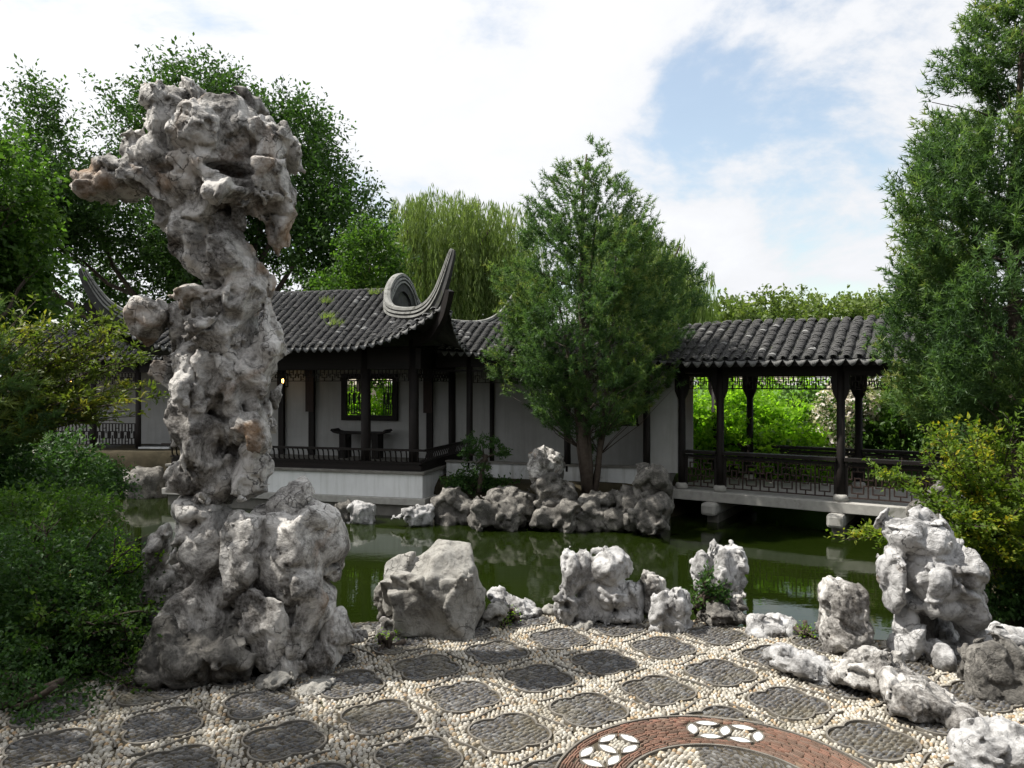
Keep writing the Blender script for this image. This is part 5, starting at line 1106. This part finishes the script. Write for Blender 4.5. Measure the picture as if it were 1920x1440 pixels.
# the two pines
pine_tree('pine_tree', 'many stemmed pine on the far bank in the middle of the view', (1.62, 15.55, -.55), 7.4, [(0.12, .0), (.16, .6), (.22, 1.25), (.30, 1.7), (.42, 1.95), (.57, 1.85), (.66, 1.55), (.74, 1.22), (.83, .85), (.90, .52), (.96, .25), (1.0, .05)], 6400, 6, .105, .013, 7, 41,
          [(0, 0, -.05, 0, .95, .12), (-.06, .05, -.75, .2, .62, .075), (.08, 0, .55, -.1, .66, .075), (-.02, -.08, -.28, -.3, .75, .07), (.05, .08, 1.0, .2, .52, .06), (.02, -.05, .2, -.2, .80, .065)], y_sq=.85, candle=.6, spread=.85, tl=.62, gap=-.16)
pine_tree('pine_tree', 'huge dark pine filling the right edge of the view', (6.95, 10.0, -.5), 8.6, [(.13, .0), (.16, 1.0), (.22, 1.55), (.34, 1.72), (.43, 1.74), (.52, 1.55), (.60, 1.28), (.68, 1.0), (.77, .74), (.85, .52), (.93, .32), (1.0, .06)], 10200, 6, .10, .0135, 6, 43,
          [(0, 0, 0, 0, .86, .13), (.1, .1, .8, .2, .6, .09), (-.1, 0, -.8, -.2, .5, .1), (0, -.1, .1, -.7, .55, .09)], y_sq=.85, candle=.6, spread=.85, tl=.62)
pine_tree('pine_tree', 'long needled pine branches reaching in from the left edge', (-6.45, 6.9, -.1), 4.0, [(.04, .0), (.08, 1.0), (.25, 1.45), (.5, 1.4), (.75, 1.0), (.92, .5), (1, .1)], 1300, 9, .14, .006, 9, 47, [(0, 0, 0, 0, .95, .13)], candle=.45, spread=.55)
# small trained tree by the pavilion corner
E = ells_px([(905, 828, 32, 8), (885, 850, 22, 8), (935, 848, 20, 7), (895, 880, 26, 8)], 15.7, .25)
broad_tree('trained_tree', 'small dark cloud pruned tree at the pavilion corner', E, (-.7, 15.75, -.65), (-.55, 15.75, .15), None, 'leaf_shrub', 170, 14, .06, .5, .13, .3, .06, -.5, 1, cat='small tree', seed=51, limbs=8)
# low green cover at the foot of the pavilion corner
E = ells_px([(880, 912, 44, 14), (930, 915, 36, 10)], 16.0, .3)
broad_tree('low_shrub', 'low dark shrub on the bank between pavilion corner and rockery', E, (-.75, 16.1, -.6), (-.75, 16.1, -.4), None, 'leaf_shrub', 260, 14, .075, .5, .22, .6, .03, -.5, 1, cat='shrub', seed=53, limbs=8, trunk='stems')
# garden beyond the gallery: sunlit bushes and a white flowering one
GB = 'sunlit bushes beyond the gallery'
for k, (lb, px, py, rx, ry, Y, mt) in enumerate([('bright green bush seen in the first gallery opening from the left', 1320, 805, 52, 52, 18.8, 'leaf_bright'), ('large bright bush in the middle gallery opening', 1450, 800, 80, 42, 19.6, 'leaf_bright'), ('bright bush low in the middle gallery opening', 1440, 845, 90, 44, 18.2, 'leaf_bright'),
                                       ('green bush left of the white flowering bush', 1520, 785, 56, 52, 21.0, 'leaf_near'), ('green bush right of the white flowering bush', 1690, 780, 80, 60, 18.5, 'leaf_near'), ('bright bush between the first two gallery columns', 1375, 770, 40, 42, 20.5, 'leaf_bright'), ('bush seen through the corridor window', 1180, 770, 46, 50, 20.6, 'leaf_bright'),
                                       ('bush at the far end of the garden behind the right pine', 1810, 780, 90, 80, 17.5, 'leaf_near'), ('bush seen through the pavilion window', 700, 765, 70, 40, 22.6, 'leaf_bright')]):
    E = ells_px([(px, py, rx, ry), (px-rx*.5, py+ry*.4, rx*.7, ry*.8), (px+rx*.5, py+ry*.4, rx*.7, ry*.8)], Y, 1.0); b = at(px, 880, Y)
    broad_tree('garden_bush', lb, E, (b[0], Y, -.3), (b[0], Y, .25), None, mt, 420, 15, .155, .55, .5, .35, .06, -.22, 1.0, cat='bush', group=GB, seed=100+k, limbs=10, stems=3, droop=.2, trunk='stems')
E = ells_px([(1572, 790, 42, 70), (1560, 840, 50, 44), (1610, 760, 30, 60)], 18.6, .8); b = at(1572, 880, 18.6)
fb = broad_tree('flowering_bush', 'bush covered in white blossom beyond the gallery', E, (b[0], 18.6, -.3), (b[0], 18.6, .3), None, 'leaf_near', 240, 12, .12, .5, .45, .4, .05, -.4, 1, cat='bush', seed=130, limbs=8, stems=3, trunk='stems')
Q, d = in_ells(E, 900, rf_, .85); Pq = np.repeat(Q*1.0, 6, 0)+rf_.normal(0, .05, (5400, 3)); link('blossom', leaf_mesh('blossom', Pq-np.array(fb.location), rf_.normal(size=Pq.shape), .11, .8, rf_.uniform(0, 1, 5400), .8), M['flower'], fb)
# hedge mass further back
E = ells_px([(1300, 770, 140, 60), (1500, 765, 160, 60), (1720, 790, 160, 80), (1900, 780, 140, 90), (1100, 790, 120, 70)], 27, 1.2)
o = broad_tree('hedge', 'bright green hedge closing the garden behind the bushes', E, (9.5, 27, -.2), (9.5, 27, .4), None, 'leaf_bright', 1500, 14, .17, .5, .6, .4, .1, -.4, .6, cat='hedge', seed=140, limbs=20, trunk='stems')
E = ells_px([(100, 570, 160, 90), (300, 545, 160, 100), (500, 560, 200, 80), (680, 610, 120, 60), (-60, 600, 120, 130)], 28.5, 1.0)
broad_tree('hedge', 'dark hedge of trees behind the far corridor at the left', E, (-12, 28.5, -.2), (-12, 28.5, 1.4), None, 'leaf_tree', 1900, 14, .2, .5, .8, .5, .15, -.4, .5, cat='hedge', seed=141, limbs=20, trunk='stems')
# yellow green shrub on the right bank
def spray_shrub(name, label, sprays, base, mat, lsz, per, seed, nsub=14, asp=.5, cat='shrub', rise=.3, width=.22):
    """arching sprays: each from the base out to its tip, leaves along side twigs"""
    rng = np.random.RandomState(seed); t = empty(name, base, 0, label, cat); b = np.array(base, float); mb = MB(); PP = []; DD = []; RR = []
    for tip in sprays:
        tip = np.array(tip, float)-b; mid = tip*.5+[0, 0, rise*np.linalg.norm(tip)*.5]+rng.normal(0, .06, 3)
        P = [2*(1-u)*u*mid+u*u*tip+(1-u)**2*rng.normal(0, .04, 3) for u in np.linspace(0, 1, 9)]; mb.tube(P, list(np.linspace(.016, .004, 9)), 5); P = np.array(P); tone = rng.uniform(0, .7)
        for _ in range(nsub):
            u = rng.uniform(.28, 1)**.8; p = np.array([np.interp(u*8, range(9), P[:, c]) for c in range(3)]); d = unit(tip/np.linalg.norm(tip)+rng.normal(0, .7, 3)*[1, 1, .35]); l = width*rng.uniform(.5, 1.4)
            w = rng.uniform(0, 1, (per, 1)); q = p+d*l*w+rng.normal(0, .018, (per, 3)); PP.append(q); DD.append(d+rng.normal(0, .7, (per, 3))); RR.append(np.clip(tone+rng.uniform(-.1, .35, per)*1.0, 0, 1))
            if rng.uniform() < .5: mb.tube([p, p+d*l*.6, p+d*l*.98], [.005, .003, .002], 3)
    P = np.concatenate(PP); link('crown', leaf_mesh('crown', P, np.concatenate(DD), lsz, asp, np.concatenate(RR), .9, rng=rng), M[mat], t); mb.build('stems', M['bark'], t, True); return t
rr_ = np.random.RandomState(61)
sp_ = [at(1640+rr_.uniform(-15, 15), 892+rr_.uniform(-8, 8), 8.2) for _ in range(4)]+[at(rr_.uniform(1700, 1990), rr_.uniform(790, 960), rr_.uniform(7.5, 8.8)) for _ in range(46)]+[at(rr_.uniform(1760, 1990), rr_.uniform(940, 1100), rr_.uniform(7.5, 8.6)) for _ in range(46)]+[at(rr_.uniform(1580, 1680), rr_.uniform(1000, 1040), 8.3) for _ in range(7)]
spray_shrub('yellow_shrub', 'yellow green leafy shrub overhanging the pond at the right', sp_, at(1860, 1060, 9.2), 'leaf_yellow', .062, 13, 63, 15)
# maple sprays at the left
sp_ = [at(rr_.uniform(120, 285), rr_.uniform(655, 700), rr_.uniform(7.4, 8.4)) for _ in range(10)]+[at(rr_.uniform(150, 300), rr_.uniform(700, 790), rr_.uniform(7.2, 8.2)) for _ in range(20)]+[at(rr_.uniform(20, 250), rr_.uniform(590, 660), rr_.uniform(7.4, 8.4)) for _ in range(16)]+[at(rr_.uniform(-60, 120), rr_.uniform(560, 800), rr_.uniform(7.4, 8.6)) for _ in range(18)]
spray_shrub('maple_tree', 'maple with layered olive leaf sprays left of the pillar', sp_, at(-150, 930, 8.0), 'leaf_maple', .078, 14, 65, 13, .36, 'maple tree', .35, .20)
# leafy bank shrub, bottom left
def mound(name, label, E, base, mat, n, lsz, seed, tw=.14, per=9, cat='shrub', gap=-.25, gs=2.6, asp=.55):
    return broad_tree(name, label, E, base, (base[0], base[1], base[2]+.15), None, mat, n, per, lsz, asp, tw, .3, .02, gap, gs, cat=cat, seed=seed, limbs=26, stems=3, droop=.25, trunk='stems')
E = ells_px([(90, 1130, 130, 130), (60, 1240, 150, 110), (180, 1170, 110, 110), (230, 1130, 60, 70), (215, 1230, 70, 70), (30, 1080, 120, 90), (-80, 1150, 120, 170), (255, 1180, 40, 40), (130, 1060, 90, 50)], 4.55, .50)
mound('bank_shrub', 'small leaved dark green shrub filling the lower left corner', E, (-3.0, 4.5, 0), 'leaf_shrub', 3900, .030, 71)
E = ells_px([(60, 960, 90, 40), (20, 1010, 90, 60), (120, 1000, 70, 40), (160, 960, 30, 25)], 5.6, .4)
mound('upper_bank_shrub', 'feathery green shrub below the pine branches at the left', E, (-3.7, 5.6, -.1), 'leaf_near', 1000, .034, 73)
sp_ = [at(px_, py_, 4.5) for px_, py_ in ((245, 1030), (215, 1010), (300, 1040), (290, 1150), (300, 1290), (318, 1130), (250, 1060), (280, 1240))]
E = ells_px([(20, 1340, 130, 60), (-60, 1290, 130, 90), (110, 1300, 80, 45)], 3.85, .28)
mound('corner_shrub', 'dark low shrub spilling over the paving in the bottom left corner', E, (-2.6, 3.85, 0), 'leaf_shrub', 900, .028, 74)
spray_shrub('sprig_shrub', 'sunlit sprigs poking from the lower left shrub toward the pillar', sp_, at(170, 1150, 4.55), 'leaf_bright', .028, 9, 75, 9, .55, 'shrub', .35, .09)
for k, (lb, px, py, rx, ry, Y) in enumerate([('dark shrub on the left bank under the maple sprays', 60, 880, 110, 60, 10.5), ('dark shrub on the far left shore before the corridor', 150, 905, 70, 40, 13.5), ('dark shrub at the left edge under the long needled pine', -30, 900, 90, 80, 8.0)]):
    E = ells_px([(px, py, rx, ry), (px+rx*.5, py+ry*.4, rx*.6, ry*.7)], Y, .6); b = at(px, 960, Y)
    broad_tree('bank_bush', lb, E, (b[0], Y, -.6), (b[0], Y, -.2), None, 'leaf_shrub', 420, 14, .07, .5, .3, .5, .03, -.3, 1.5, cat='shrub', group='dark shrubs on the left shore', seed=160+k, limbs=8, stems=3, trunk='stems')
E = ells_px([(1900, 1120, 70, 40), (1850, 1135, 40, 22), (1960, 1110, 60, 60)], 8.6, .35); b = at(1890, 1180, 8.6)
broad_tree('bank_bush', 'dark low cover on the right bank under the yellow shrub', E, (b[0], 8.6, -1.1), (b[0], 8.6, -.9), None, 'leaf_shrub', 420, 14, .06, .5, .2, .4, .03, -.3, 1.5, cat='shrub', seed=170, limbs=8, stems=3, trunk='stems')
rr2 = np.random.RandomState(67)
sp_ = [at(rr2.uniform(0, 250), rr2.uniform(960, 1110), rr2.uniform(4.5, 5.0)) for _ in range(22)]+[at(rr2.uniform(40, 300), rr2.uniform(1120, 1330), rr2.uniform(3.95, 4.25)) for _ in range(26)]
spray_shrub('feathery_shrub', 'feathery green branches arching out over the lower left shrub', sp_, at(60, 1250, 4.6), 'leaf_near', .034, 11, 79, 12, .5, 'shrub', .3, .12)
# weeds on the rocks and paving
sp_ = [at(rr_.uniform(1300, 1365), rr_.uniform(1070, 1135), 5.2) for _ in range(14)]
spray_shrub('leaf_tuft', 'green leafy tuft growing between the grooved stone and the slabs', sp_, at(1322, 1150, 5.2), 'leaf_shrub', .034, 8, 77, 6, .6, 'plant', .4, .06)
for k, (lb, px, py) in enumerate([('tiny weed on the paving left of the squarish boulder', 724, 1212), ('tiny weed at the foot of the low pale stone', 955, 1168), ('tiny weed beside the holed stone at the water', 1512, 1195)]):
    Y = EYE*FPX/(py-720); c = at(px, py, Y); spray_shrub('weed', lb, [c+rr_.normal(0, .035, 3)*[1, 1, 0]+[0, 0, rr_.uniform(.02, .06)] for _ in range(7)], c, 'leaf_bright', .018, 4, 90+k, 4, .5, 'weed', .4, .03)
# grass tufts sprouting on the pavilion roof
for k, (lb, x, s) in enumerate([('dry grass tuft high on the pavilion roof', -2.9, .72), ('dry grass tuft midway up the pavilion roof', -2.45, .45), ('dry grass tuft near the pavilion roof ridge', -1.75, .85), ('small weed low on the pavilion roof', -2.1, .33)]):
    c = np.array(in_frame(pav, tuple(front_pt(x, s)+[0, 0, .04]))); n = 26; t = empty('roof_weed', tuple(c), 0, lb, 'weed', 'weeds on the pavilion roof')
    P = rf_.normal(0, .09, (n, 3))*[1, .6, .1]; link('blades', needle_mesh('blades', P, np.tile([0, 0, 1.], (n, 1))+rf_.normal(0, .3, (n, 3)), .20, .014, 3, .4, rf_.uniform(.3, 1, n)), M['leaf_willow'], t)
